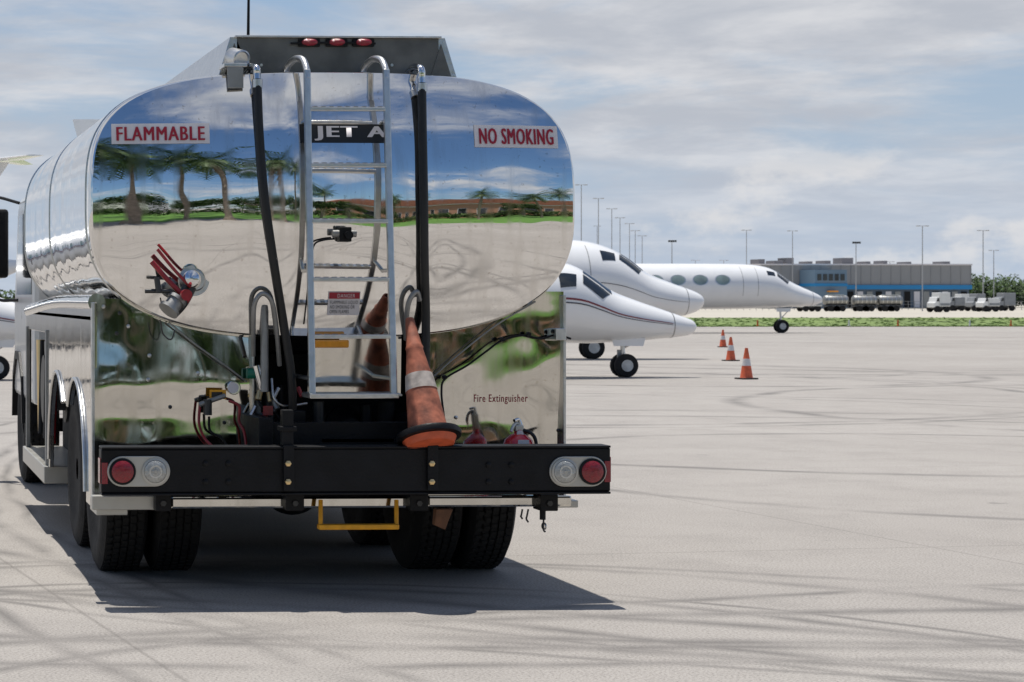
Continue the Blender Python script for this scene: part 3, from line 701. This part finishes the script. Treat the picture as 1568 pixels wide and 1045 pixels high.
    fs,fz0,fc,fts,ftz,ftc,sz,ss_,sc,sspan=tail
    foil('fin',(X0-dr*fs,Y0,fz0),fc,(X0-dr*fts,Y0,ftz),ftc,0.10,M_white,J,True,dr=dr)
    for sg in(-1,1):
        foil('stabiliser',(X0-dr*ss_,Y0,sz),sc,(X0-dr*(ss_+sspan*0.5),Y0+sg*sspan,sz),sc*0.45,0.09,M_white,J,dr=dr)
    es,ez,el,er=eng
    zc,rz,ry=interp(prof,es+el/2)
    for sg in(-1,1):
        yy=Y0+sg*(ry+er+0.12)
        lathe('engine_nacelle',(X0-dr*es,yy,ez),(-dr,0,0),[(0.35,er*0.72),(0.05,er*0.78),(0,er*0.86),(0.08,er*0.96),(0.4*el,er),(0.8*el,er*0.85),(el,er*0.6),(el-0.15,er*0.5)],M_white,J,32,caps=False)
        lathe('engine_fan',(X0-dr*(es+0.3),yy,ez),(-dr,0,0),[(0,0.05),(0.1,er*0.72)],M_darkmetal,J,24)
        xa,xb=sorted((X0-dr*(es+el*0.7),X0-dr*(es+el*0.25)))
        box('engine_pylon',xa,xb,min(Y0+sg*ry*0.6,yy),max(Y0+sg*ry*0.6,yy),ez-0.06,ez+0.06,M_white,J)
    return J
j1=[(0,1.02,0.0,0.0),(0.08,1.02,0.12,0.12),(0.3,1.03,0.20,0.22),(0.8,1.09,0.31,0.36),(1.3,1.15,0.42,0.48),(1.8,1.24,0.53,0.60),(2.2,1.37,0.68,0.70),(2.6,1.49,0.79,0.76),(3.1,1.53,0.83,0.80),(4.5,1.53,0.84,0.82),(8.0,1.53,0.84,0.82),(10.0,1.62,0.72,0.68),(12.0,1.82,0.38,0.36),(13.2,2.0,0.10,0.10),(13.4,2.02,0.03,0.03)]
c1=[[(1.86,20),(2.40,12),(2.48,32),(1.90,44)],[(1.95,48),(2.50,37),(2.56,58),(2.16,70)],[(2.66,44),(3.05,46),(3.05,70),(2.72,66)]]
s1=[(0.6,12.0,83,85,2.8,M_stred),(0.6,12.0,89,91,1.8,M_stblue)]
jet(1067,43.8,j1,c1,[(4.6+0.8*i,0.34,0.34) for i in range(6)],s1,1.5,0.80,(6.2,2.4,7.0,0.85,0.9),
    (9.2,2.2,2.8,11.0,4.3,1.3,4.3,11.0,1.5,2.7),(8.6,2.15,2.3,0.42),0.24)
j2=[(0,1.52,0.0,0.0),(0.06,1.51,0.14,0.14),(0.3,1.50,0.29,0.31),(0.9,1.54,0.46,0.54),(1.6,1.66,0.63,0.72),(2.1,1.84,0.82,0.84),(2.6,1.98,0.95,0.92),(3.3,2.06,1.05,1.0),(4.5,2.08,1.07,1.05),(12.0,2.08,1.07,1.05),(14.5,2.25,0.8,0.78),(16.6,2.6,0.35,0.33),(17.4,2.8,0.04,0.04)]
jet(1078,56.8,j2,[[(1.74,14),(2.28,6),(2.36,25),(1.80,36)],[(1.86,40),(2.42,29),(2.50,46),(2.0,58)],[(2.58,34),(3.0,38),(3.0,58),(2.62,52)]],
    [(5.2+1.0*i,0.42,0.5) for i in range(7)],[(0.6,14,92,92,1.0,M_stblue)],3.0,1.10,(8,3.6,9.0,1.2,1.2),
    (11.8,3.0,4.0,15.5,6.25,1.2,4.7,14.6,2.0,3.2),(11.6,2.9,3.4,0.6),0.30)
j3=[(0,1.52,0.0,0.0),(0.06,1.52,0.12,0.12),(0.35,1.54,0.27,0.30),(1.0,1.64,0.45,0.52),(1.6,1.78,0.60,0.68),(2.1,1.94,0.79,0.82),(2.6,2.05,0.92,0.92),(3.4,2.10,1.0,1.0),(5.0,2.11,1.03,1.05),(18.0,2.11,1.03,1.05),(21.0,2.4,0.7,0.7),(23.5,2.8,0.1,0.1)]
c3=[[(1.68,16),(2.20,8),(2.26,28),(1.72,40)],[(1.76,44),(2.30,33),(2.36,50),(1.9,62)],[(2.45,37),(2.85,40),(2.85,56),(2.48,53)]]
jet(1259,98.0,j3,c3,[(5.0+1.02*i,0.62,0.44) for i in range(9)],[],1.9,1.12,(10,5,11,1.2,1.6),
    (17,3.0,5.5,22,7.6,2.6,7.6,22,2.6,5),(17,3.0,4.5,0.75),0.30)
jet(112,42.5,j1,c1,[(4.6+0.8*i,0.34,0.34) for i in range(6)],s1,1.5,0.80,(6.2,2.4,7.0,0.85,0.9),
    (9.2,2.2,2.8,11.0,4.3,1.3,4.3,11.0,1.5,2.7),(8.6,2.15,2.3,0.42),0.24)
d4=76; xe=d4*(math.sin(PHI)+(85+56)/F*math.cos(PHI))
jet(-300,d4,j3,c3,[(5.0+1.02*i,0.62,0.44) for i in range(9)],[],1.9,1.12,(10,5,11,1.2,1.6),
    (16.5,3.0,4.0,21.0,6.40,1.8,6.48,21.9,1.4,2.6),(17,3.0,4.5,0.75),0.30,dr=-1,X0=xe-24.4)

# ================================================================= GROUND
def ground_mat():
    m=bpy.data.materials.new('apron_concrete'); m.use_nodes=True
    nt=m.node_tree;N=nt.nodes;L=nt.links;b=N['Principled BSDF']
    geo=N.new('ShaderNodeNewGeometry'); P=geo.outputs['Position']
    def nz(scale,det=4,rough=0.6,dist=0):
        n=N.new('ShaderNodeTexNoise'); n.inputs['Scale'].default_value=scale; n.inputs['Detail'].default_value=det; n.inputs['Roughness'].default_value=rough; n.inputs['Distortion'].default_value=dist
        L.new(P,n.inputs['Vector']); return n.outputs['Fac']
    def mr(v,a,b_,c,d):
        n=N.new('ShaderNodeMapRange'); n.inputs['From Min'].default_value=a; n.inputs['From Max'].default_value=b_; n.inputs['To Min'].default_value=c; n.inputs['To Max'].default_value=d
        L.new(v,n.inputs['Value']); return n.outputs['Result']
    def mth(op,a,b_=None):
        n=N.new('ShaderNodeMath'); n.operation=op
        for i,q in enumerate((a,b_)):
            if q is None: continue
            if hasattr(q,'links'): L.new(q,n.inputs[i])
            else: n.inputs[i].default_value=q
        return n.outputs[0]
    def mix(f,A,B):
        n=N.new('ShaderNodeMix'); n.data_type='RGBA'
        L.new(f,n.inputs['Factor'])
        for s,k in((A,'A'),(B,'B')):
            if hasattr(s,'links'): L.new(s,n.inputs[k])
            else: n.inputs[k].default_value=(*s,1)
        return n.outputs['Result']
    c=mix(mr(nz(0.12),0.3,0.7,0,1),(0.285,0.262,0.238),(0.370,0.345,0.316))
    c=mix(mr(nz(1.1,6,0.7),0.45,0.72,0,0.5),c,(0.21,0.193,0.176))
    fine=nz(75,2)
    c=mix(mr(fine,0.5,0.66,0,0.75),c,(0.16,0.147,0.134))
    c=mix(mr(fine,0.46,0.34,0,0.5),c,(0.45,0.42,0.38))
    wob=mr(nz(0.35,2),0,1,-0.25,0.25)
    brk=mr(nz(0.7,4),0.36,0.60,0.12,1)
    arcs=[((9.0,19.5),11.2,0.14),((9.0,19.5),11.5,0.07),((9.2,19.2),10.0,0.16),((-3,2.2),10.4,0.14),((-3,2.2),10.1,0.08),((4.5,24.0),14.2,0.14),((8,0),12.0,0.1),
          ((16.5,45),6.5,0.3),((18.5,47),4.2,0.25),((22,30),9,0.25),((12,27),8,0.18),((6,-6),17,0.14),((2,-5),15.2,0.15),((30,60),16,0.4),((24,70),26,0.5),((9,38),11,0.22),((9,38),11.5,0.15),
          ((3.2,30),20.6,0.12),((30.9,17.4),30.0,0.10),((30.9,17.4),29.75,0.07),((30.9,17.4),30.9,0.10),((1.95,8.4),3.6,0.12),((1.95,8.4),3.85,0.06),((1.95,8.4),4.9,0.12),((2.5,7.6),5.6,0.10),((11,20),5.2,0.16)]
    scuff=None
    for (cx,cy),R,w in arcs:
        d=N.new('ShaderNodeVectorMath'); d.operation='DISTANCE'; L.new(P,d.inputs[0]); d.inputs[1].default_value=(cx,cy,0)
        v=mth('ABSOLUTE',mth('ADD',mth('SUBTRACT',d.outputs['Value'],R),wob))
        v=mr(v,0,w,1,0)
        scuff=v if scuff is None else mth('MAXIMUM',scuff,v)
    sc=mth('MULTIPLY',mth('MULTIPLY',scuff,brk),0.74)
    c=mix(sc,c,(0.095,0.088,0.082))
    mp=N.new('ShaderNodeMapping'); mp.inputs['Rotation'].default_value=(0,0,math.radians(-7)); L.new(P,mp.inputs['Vector'])
    sx=N.new('ShaderNodeSeparateXYZ'); L.new(mp.outputs['Vector'],sx.inputs[0])
    jj=None
    for ch,per,off in(('X',6.1,1.1),('Y',6.1,2.4)):
        t=mth('ABSOLUTE',mth('SUBTRACT',mth('FRACT',mth('ADD',mth('DIVIDE',sx.outputs[ch],per),off+50)),0.5))
        t=mr(t,0.0,0.003,1,0)
        jj=t if jj is None else mth('MAXIMUM',jj,t)
    c=mix(mth('MULTIPLY',jj,0.45),c,(0.11,0.10,0.09))
    c=mix(mr(nz(2.3,2),0.70,0.80,0,0.6),c,(0.10,0.09,0.085))
    L.new(c,b.inputs['Base Color']); b.inputs['Roughness'].default_value=0.85
    bp=N.new('ShaderNodeBump'); bp.inputs['Strength'].default_value=0.6; bp.inputs['Distance'].default_value=0.004
    L.new(fine,bp.inputs['Height']); L.new(bp.outputs['Normal'],b.inputs['Normal'])
    return m
def sheet(nm,x0,x1,y0,y1,z,m):
    return add(nm,[(x0,y0,z),(x1,y0,z),(x1,y1,z),(x0,y1,z)],[(0,1,2,3)],m)
sheet('ground',-2500,2500,-1500,4000,0,ground_mat())
M_grass=mat('grass_field',(0.14,0.20,0.05),0.95,0,0.3,0.12)
M_grass2=mat('lawn',(0.08,0.18,0.025),0.95,0,0.35,0.6)
M_far=mat('far_apron',(0.42,0.39,0.33),0.9,0,0.1,0.02)
sheet('grass',-300,500,116,166,0.004,M_grass)
sheet('far_apron',-600,900,166,420,0.004,M_far)
sheet('lawn',-80,90,-60,-12,0.004,M_grass2)
V=[];Fs=[]
for i in range(5000):
    x=random.uniform(20,90); y=116+random.gauss(0,0.5) if random.random()<0.4 else random.uniform(116,166)
    h=random.uniform(0.02,0.07); a=random.uniform(0,math.pi); w=random.uniform(0.1,0.3)
    n=len(V); V+= [(x-w*math.cos(a),y-w*math.sin(a),0.004),(x+w*math.cos(a),y+w*math.sin(a),0.004),(x,y,h)]; Fs.append((n,n+1,n+2))
add('grass_tufts',V,Fs,M_grass)
M_orange=mat('marker_orange',(0.6,0.12,0.03),0.6)
for i,u in enumerate((1160,1300,1375,1485,1548)):
    p=gd(u,500); e=empty('taxiway_marker',p)
    lathe('post',p,(0,0,1),[(0,0.10),(0.05,0.10),(0.06,0.05),(0.30,0.04),(0.36,0.02)],M_orange if i%2==0 else M_signw,e,12)

# ================================================================= DISTANT AIRPORT
def facx(u,d): 
    a=(u+56)/F; return d*(math.sin(PHI)+a*math.cos(PHI))
M_wall=mat('warehouse_wall',(0.30,0.30,0.30),0.8,0,0.08,0.1)
M_wall_shaded=mat('warehouse_lower_wall',(0.12,0.15,0.19),0.8,0,0.15,0.1)  # shade over the loading docks, put into the wall colour
M_blue=mat('warehouse_blue_band',(0.02,0.24,0.52),0.6,0,0.08,0.2)
M_ltblue=mat('office_blue_wall',(0.16,0.24,0.32),0.7,0,0.08,0.2)
M_roofu=mat('roof_unit',(0.16,0.16,0.17),0.7)
D=300; W=empty('warehouse',(facx(1345,D),D,0))
x0=facx(1180,D); x1=facx(1512,D); H=6.1; y0=298
box('upper_wall',x0,x1,y0,y0+40,3.3,H,M_wall,W)
box('lower_wall',x0+0.2,x1-0.2,y0+0.15,y0+39,0,2.7,M_wall_shaded,W)
box('blue_band',x0-0.05,x1+0.05,y0-0.25,y0+39.5,2.7,3.3,M_blue,W)
box('roof_coping',x0-0.15,x1+0.15,y0-0.15,y0+40.1,H,H+0.2,M_signw,W)
box('office_block',facx(1240,D),facx(1290,D),y0-5,y0-0.1,0,5.4,M_ltblue,W)
box('office_band',facx(1240,D)-0.05,facx(1290,D)+0.05,y0-5.1,y0-0.2,3.1,3.5,M_blue,W)
for i in range(5): box('office_window_%d'%i,facx(1244+9*i,D),facx(1250+9*i,D),y0-5.08,y0-5.0,3.9,4.8,M_glass,W)
for i in range(14):
    u=1302+15*i
    box('dock_door_%d'%i,facx(u,D),facx(u+9,D),y0+0.02,y0+0.14,0.1,2.4,[M_aludull,M_signw,M_blackm][(i*5)%3],W)
for i in range(22):
    xx=x0+(x1-x0)*i/21
    box('wall_rib_%d'%i,xx-0.05,xx+0.05,y0-0.06,y0-0.002,3.32,H-0.02,M_wall,W)
for i,(u,w,h) in enumerate(((1195,10,0.7),(1222,14,0.5),(1240,12,0.9),(1272,8,0.4),(1300,10,0.5),(1332,18,0.9),(1365,7,0.4),(1392,7,0.5),(1430,8,0.35),(1490,12,0.4))):
    box('roof_unit_%d'%i,facx(u-w/2,D),facx(u+w/2,D),y0+3,y0+6,H+0.2,H+0.2+h,M_roofu,W,0.05)
box('awning',facx(1258,D),facx(1272,D),y0-6,y0-5.1,2.3,2.5,M_amber,W)

def tanker_trailer(u,d,L):
    x=facx(u,d); e=empty('tank_trailer',(x,d,0)); r=0.55
    lathe('tank',(x,d,1.25),(1,0,0),[(0,0.2),(0.08,r*0.85),(0.2,r),(L-0.2,r),(L-0.08,r*0.85),(L,0.2)],M_aludull,e,24)
    for k in range(5): lathe('tank_band_%d'%k,(x+0.4+(L-0.8)*k/4,d,1.25),(1,0,0),[(0,r+0.02),(0.06,r+0.02)],M_alu,e,24)
    box('chassis',x+0.1,x+L-0.1,d-0.5,d+0.5,0.5,0.68,M_darkmetal,e)
    box('walkway',x+0.5,x+L-0.5,d-0.2,d+0.2,1.82,1.88,M_alu,e)
    for k in(0.6,1.3,L-1.5,L-0.8):
        for sg in(-1,1): lathe('wheel',(x+k,d+sg*0.5,0.32),(0,1,0),[(-0.1,0.2),(-0.1,0.3),(-0.07,0.32),(0.07,0.32),(0.1,0.3),(0.1,0.2)],M_rubber,e,16)
for u in(1288,1334,1374): tanker_trailer(u,238,2.8)
def box_truck(u,d,L,h=2.2,name='box_truck',m=M_cabwhite):
    x=facx(u,d); e=empty(name,(x,d,0))
    box('cargo_box',x+L*0.33,x+L,d-0.9,d+0.9,0.6,h,m,e,0.05)
    extr('cab',[(x,0.5),(x,1.0),(x+L*0.1,1.1),(x+L*0.17,min(1.6,h)),(x+L*0.32,min(1.65,h)),(x+L*0.32,0.5)],'y',d-0.85,d+0.85,m,e,0.05)
    extr('cab_window',[(x+L*0.14,1.15),(x+L*0.19,1.5),(x+L*0.29,1.5),(x+L*0.29,1.15)],'y',d-0.865,d-0.852,M_glass,e)
    box('cargo_stripe',x+L*0.36,x+L*0.97,d-0.92,d-0.903,0.7,0.95,M_gray,e)
    box('chassis',x+0.1,x+L-0.1,d-0.7,d+0.7,0.4,0.58,M_darkmetal,e)
    for k in(0.18,0.8):
        for sg in(-1,1): lathe('wheel',(x+k*L,d+sg*0.75,0.35),(0,1,0),[(-0.12,0.2),(-0.12,0.32),(-0.08,0.35),(0.08,0.35),(0.12,0.32),(0.12,0.2)],M_rubber,e,18)
box_truck(1250,236,2.2,h=1.5,name='utility_truck')
for u,d,L,h,m in((1459,225,1.7,2.1,M_cabwhite),(1484,245,1.8,1.6,M_gray),(1497,262,1.5,2.0,M_cabwhite),(1520,240,1.5,2.0,M_gray),(1537,232,1.8,1.5,M_cabwhite),(1562,245,2.0,2.1,M_gray)): box_truck(u,d,L,h=h,m=m)
M_fence=mat('fence_metal',(0.25,0.25,0.25),0.6,0.5)
fe2=empty('fence',(150,260,0))
for k in range(60): cyl('post_%d'%k,(facx(1070,260)+k*0.8,262,0),(facx(1070,260)+k*0.8,262,1.1),0.03,M_fence,fe2,None,6)
for z in(0.3,0.7,1.08): cyl('rail',(facx(1070,260),262,z),(facx(1070,260)+48,262,z),0.02,M_fence,fe2,None,6)

M_pole=mat('galvanised_pole',(0.42,0.42,0.42),0.5,0.4)
def pole(u,vtop,d,heavy=False):
    x=facx(u,d); h=CAMZ+(455-vtop)*d/F
    e=empty('light_pole',(x,d,0))
    cyl('mast',(x,d,0),(x,d,h),0.10 if heavy else 0.07,M_pole,e,0.05,8)
    if heavy:
        box('lamp_bar',x-0.5,x+0.5,d-0.06,d+0.06,h-0.1,h,M_darkmetal,e)
        for k in(-0.45,-0.15,0.15,0.45): box('floodlight',x+k-0.11,x+k+0.11,d-0.25,d-0.07,h-0.25,h+0.02,M_darkmetal,e,0.02)
    else:
        cyl('lamp_arm',(x-0.45,d,h),(x+0.45,d,h),0.03,M_pole,e,None,6)
        for k in(-1,1): box('lamp_head',x+k*0.5-0.2,x+k*0.5+0.2,d-0.15,d+0.15,h-0.05,h+0.05,M_pole,e,0.03)
for u,v,d,hv in((905,281,250,0),(932,302,270,0),(953,318,280,0),(966,332,300,0),(981,341,310,0),(990,352,320,0),(1001,360,330,0),(930,345,420,0),
    (1048,367,290,1),(1166,351,300,0),(1239,352,285,0),(1340,369,290,1),(1446,344,240,0),(1543,351,250,0),(1560,382,300,0),(1085,398,330,0),(1130,398,330,0),(1394,400,330,0)):
    pole(u,v,d,bool(hv))

# foliage
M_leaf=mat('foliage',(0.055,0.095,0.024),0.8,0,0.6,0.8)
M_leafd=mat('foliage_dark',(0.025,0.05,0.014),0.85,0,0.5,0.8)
M_trunk=mat('palm_trunk',(0.22,0.18,0.14),0.9,0,0.25,6,0.3,12)
M_frond=mat('palm_frond',(0.045,0.09,0.02),0.6,0,0.45,2)
def clumps(nm,items,per,leaf,parent=None):
    V=[];Fs=[];mi=[]
    for (cx,cy,cz,rx,ry,rz) in items:
        for _ in range(per):
            while True:
                q=Vector((random.uniform(-1,1),random.uniform(-1,1),random.uniform(-1,1)))
                if 0.25<q.length<1: break
            p=Vector((cx+q.x*rx,cy+q.y*ry,cz+q.z*rz))
            a=Vector((random.gauss(0,1),random.gauss(0,1),random.gauss(0,1))).normalized(); b=a.orthogonal().normalized()
            l=leaf*random.uniform(0.6,1.4); n=len(V)
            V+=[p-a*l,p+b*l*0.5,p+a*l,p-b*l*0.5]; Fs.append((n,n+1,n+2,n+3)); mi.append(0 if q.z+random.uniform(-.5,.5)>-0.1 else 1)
    return add(nm,V,Fs,None,parent,False,[M_leaf,M_leafd],mi)
it=[]
for k in range(26):
    u=1508+k*5; d=330+random.uniform(-8,8); h=random.uniform(3.6,5.2)
    it.append((facx(u,d),d,h*0.55,1.3,1.5,h*0.5))
clumps('distant_trees',it,240,0.28)
it=[(facx(u,400),400+random.uniform(-5,5),1.6,5,3,random.uniform(1.0,1.7)) for u in range(-300,1200,45)]
clumps('distant_tree_line',it,160,0.5)

# ================================================================= BEHIND THE PHOTOGRAPHER (reflected in the tank)
def palm_mesh(h,lean):
    V=[];Fs=[];mi=[]
    P=[Vector((0,0,0)),Vector((lean*0.15,0,h*0.35)),Vector((lean*0.55,0.1,h*0.7)),Vector((lean,0.1,h))]
    C=catmull(P,6); seg=10
    for i,p in enumerate(C):
        r=0.20-0.08*i/(len(C)-1)+(0.10 if i==0 else 0)
        for k in range(seg):
            t=2*math.pi*k/seg; V.append(p+Vector((r*math.cos(t),r*math.sin(t),0)))
    for i in range(len(C)-1):
        for k in range(seg):
            k2=(k+1)%seg; Fs.append((i*seg+k,i*seg+k2,(i+1)*seg+k2,(i+1)*seg+k)); mi.append(0)
    top=C[-1]
    for f in range(30):
        az=f*2.39996; el=math.radians(70-110*f/30.0+random.uniform(-8,8)); Lf=random.uniform(2.4,3.2)
        d=Vector((math.cos(az)*math.cos(el),math.sin(az)*math.cos(el),math.sin(el))); p=top.copy(); n=14
        side=Vector((-math.sin(az),math.cos(az),0))
        for k in range(n):
            d=(d+Vector((0,0,-0.10))).normalized(); q=p+d*Lf/n
            w=0.75*math.sin(math.pi*(k+1.2)/(n+1.5))
            for sg in(-1,1):
                tip=p+side*sg*w+d*0.25+Vector((0,0,-0.35*w))
                m=len(V); V+=[p,p+(q-p)*0.7,tip]; Fs.append((m,m+1,m+2)); mi.append(1)
            m=len(V); V+=[p+side*0.03,p-side*0.03,q-side*0.02,q+side*0.02]; Fs.append((m,m+1,m+2,m+3)); mi.append(1)
            p=q
    me=bpy.data.meshes.new('palm'); me.from_pydata([tuple(v) for v in V],[],Fs)
    me.materials.append(M_trunk); me.materials.append(M_frond)
    for pl,i in zip(me.polygons,mi): pl.material_index=i
    me.update(); return me
pm=[palm_mesh(8.6,0.9),palm_mesh(7.2,-0.6),palm_mesh(9.6,0.3)]
for i,(x,y,s) in enumerate(((-5.6,-7,1.2),(-3.0,-9,1.4),(-0.6,-13,1.15),(1.6,-9,1.1),(-9.5,-10,1.3),(3.6,-17,1.1),(6.4,-22,0.9),(-13,-14,1.2),(10,-30,0.9),(26,-28,0.9),(31,-26,1.0),(-18,-16,1.0),(38,-30,1),(16,-24,0.8))):
    o=bpy.data.objects.new('palm_tree',pm[i%3]); COL.objects.link(o); o.location=(x,y,0); o.rotation_euler=(0,0,i*1.3); o.scale=(s,s,s)
def tree(x,y,h):
    e=empty('broadleaf_tree',(x,y,0))
    tube('trunk',[(x,y,0),(x+0.1,y,h*0.25),(x-0.05,y+0.1,h*0.5)],0.22,M_trunk,e,10,r2=0.12)
    its=[]
    for k in range(9):
        a=k*2.4; r=h*0.32*random.uniform(0.5,1); c=Vector((x+r*math.cos(a),y+r*math.sin(a),h*random.uniform(0.5,0.85)))
        tube('limb',[(x-0.02,y+0.05,h*0.42),tuple((Vector((x,y,h*0.5))+c)/2),tuple(c)],0.09,M_trunk,e,6,r2=0.03,n=4)
        its.append((c.x,c.y,c.z,h*0.17,h*0.17,h*0.13))
    clumps('crown',its,170,0.17,e)
for x,y,h in((-1.5,-22,5.2),(4.0,-26,5.6),(8.5,-24,5.0),(-6,-23,6.0),(12,-28,5),(0.8,-30,6.5),(19,-34,4.6),(34,-33,5),(6,-31,6)): tree(x,y,h)
M_stucco=mat('stucco_wall',(0.50,0.26,0.18),0.85,0,0.08,0.5)
M_rooft=mat('clay_roof',(0.28,0.11,0.07),0.8,0,0.2,2)
FB=empty('terminal_building',(28,-42,0))
box('walls',12,52,-52,-40,0,4.6,M_stucco,FB)
box('cornice',11.7,52.3,-52.3,-39.7,4.6,4.9,M_signw,FB)
extr('roof',[(11.6,4.9),(52.4,4.9),(48,7.0),(16,7.0)],'y',-52.4,-39.6,M_rooft,FB)
for i in range(12):
    x=14+i*3.1
    box('window_frame_%d'%i,x-0.1,x+1.5,-39.99,-39.95,0.9,3.3,M_signw,FB)
    box('window_%d'%i,x,x+1.4,-39.94,-39.92,1.0,3.2,M_glass,FB)
it=[(x,-36+random.uniform(-2,1),0.9,1.6,1.2,random.uniform(0.6,1.3)) for x in range(-40,60,2)]
it+=[(x,-48+random.uniform(-3,3),3.0,2.8,2.5,random.uniform(2,3.4)) for x in range(-45,11,4)]
clumps('hedge',it,200,0.25)
HG=empty('white_hangar',(-30,-60,0))
box('walls',-48,-12,-80,-60,0,6,M_signw,HG); box('door',-44,-18,-59.95,-59.9,0,5,M_aludull,HG); box('band',-48.1,-11.9,-80.1,-59.85,6,6.6,M_blue,HG)

# ================================================================= SKY / SUN
sd=Vector((0.03,-0.2,-1.0)).normalized()
el=math.asin(-sd.z); az=math.atan2(-sd.x,-sd.y)
sun=bpy.data.lights.new('sun','SUN'); sun.energy=4.8; sun.angle=math.radians(0.5); sun.color=(1.0,0.955,0.885)
so=bpy.data.objects.new('sun',sun); COL.objects.link(so); so.rotation_euler=sd.to_track_quat('-Z','Y').to_euler(); so.location=(0,0,30)
w=bpy.data.worlds.new('World'); S.world=w; w.use_nodes=True
nt=w.node_tree;N=nt.nodes;L=nt.links
bg=N['Background']; bg.inputs['Strength'].default_value=0.1
sky=N.new('ShaderNodeTexSky'); sky.sky_type='NISHITA'; sky.sun_disc=False; sky.sun_elevation=el; sky.sun_rotation=az; sky.air_density=1.0; sky.dust_density=0.6; sky.ozone_density=2.5
tc=N.new('ShaderNodeTexCoord'); sp=N.new('ShaderNodeSeparateXYZ'); L.new(tc.outputs['Generated'],sp.inputs[0])
def m2(op,a,b=None):
    n=N.new('ShaderNodeMath'); n.operation=op
    for i,q in enumerate((a,b)):
        if q is None: continue
        if hasattr(q,'links'): L.new(q,n.inputs[i])
        else: n.inputs[i].default_value=q
    return n.outputs[0]
z=m2('MAXIMUM',sp.outputs['Z'],0.0); zz=m2('ADD',z,0.13)
cx=N.new('ShaderNodeCombineXYZ'); L.new(m2('DIVIDE',sp.outputs['X'],zz),cx.inputs[0]); L.new(m2('DIVIDE',sp.outputs['Y'],zz),cx.inputs[1])
def wn(scale,det,rough,dist,vec):
    n=N.new('ShaderNodeTexNoise'); n.inputs['Scale'].default_value=scale; n.inputs['Detail'].default_value=det; n.inputs['Roughness'].default_value=rough; n.inputs['Distortion'].default_value=dist
    L.new(vec,n.inputs['Vector']); return n.outputs['Fac']
def wr(v,a,b,c,d):
    n=N.new('ShaderNodeMapRange'); n.interpolation_type='SMOOTHSTEP'
    for k,q in zip(('From Min','From Max','To Min','To Max'),(a,b,c,d)): n.inputs[k].default_value=q
    L.new(v,n.inputs['Value']); return n.outputs['Result']
def wm(f,A,B,bt='MIX'):
    n=N.new('ShaderNodeMix'); n.data_type='RGBA'; n.blend_type=bt
    if hasattr(f,'links'): L.new(f,n.inputs['Factor'])
    else: n.inputs['Factor'].default_value=f
    for s,k in((A,'A'),(B,'B')):
        if hasattr(s,'links'): L.new(s,n.inputs[k])
        else: n.inputs[k].default_value=(*s,1)
    return n.outputs['Result']
n1=wn(0.9,8,0.62,0.4,cx.outputs[0]); n2=wn(2.6,6,0.6,0.2,cx.outputs[0])
fr=wr(sp.outputs['Y'],-0.3,0.5,0.0,1.0)        # hazier, cloudier half of the sky lies to the north
cov=m2('ADD',n1,m2('SUBTRACT',m2('MULTIPLY',fr,0.10),0.01))
cl=wr(cov,0.45,0.66,0.0,1.0)
cloudcol=wm(wr(n2,0.36,0.70,0,1),(4.9,5.2,5.8),(6.9,7.0,7.3))
clear=wm(1.0,sky.outputs[0],(0.66,0.82,0.98),'MULTIPLY')
lowsky=wm(m2('MULTIPLY',wr(z,0.0,0.26,0.95,0.0),fr),clear,(4.4,5.2,6.4))
c=wm(cl,lowsky,cloudcol)
c=wm(m2('MULTIPLY',wr(z,0.0,0.09,0.7,0.0),m2('ADD',m2('MULTIPLY',fr,0.7),0.3)),c,(4.7,5.6,6.9))
cv=N.new('ShaderNodeMapping'); cv.inputs['Scale'].default_value=(1,1,1.9); L.new(tc.outputs['Generated'],cv.inputs['Vector'])
n3=wn(12,7,0.58,0.0,cv.outputs['Vector'])
low=m2('MULTIPLY',wr(z,0.008,0.02,0.5,1.0),wr(z,0.045,0.085,1.0,0.0))
cm=m2('MULTIPLY',wr(n3,0.51,0.62,0,0.7),low)
c=wm(cm,c,(7.7,7.6,7.6))
L.new(c,bg.inputs['Color'])

# ================================================================= CAMERA
cam=bpy.data.cameras.new('camera'); co=bpy.data.objects.new('camera',cam); COL.objects.link(co)
co.location=(0,0,CAMZ); co.rotation_euler=(math.radians(90),0,-PHI)
cam.sensor_width=36; cam.lens=F/1568*36
cam.shift_x=(784+56)/1568; cam.shift_y=-67.5/1568
cam.clip_end=6000; cam.clip_start=0.1
cam.dof.use_dof=True; cam.dof.focus_distance=11.6; cam.dof.aperture_fstop=11
S.camera=co
S.view_settings.view_transform='Standard'; S.view_settings.look='None'; S.view_settings.exposure=0
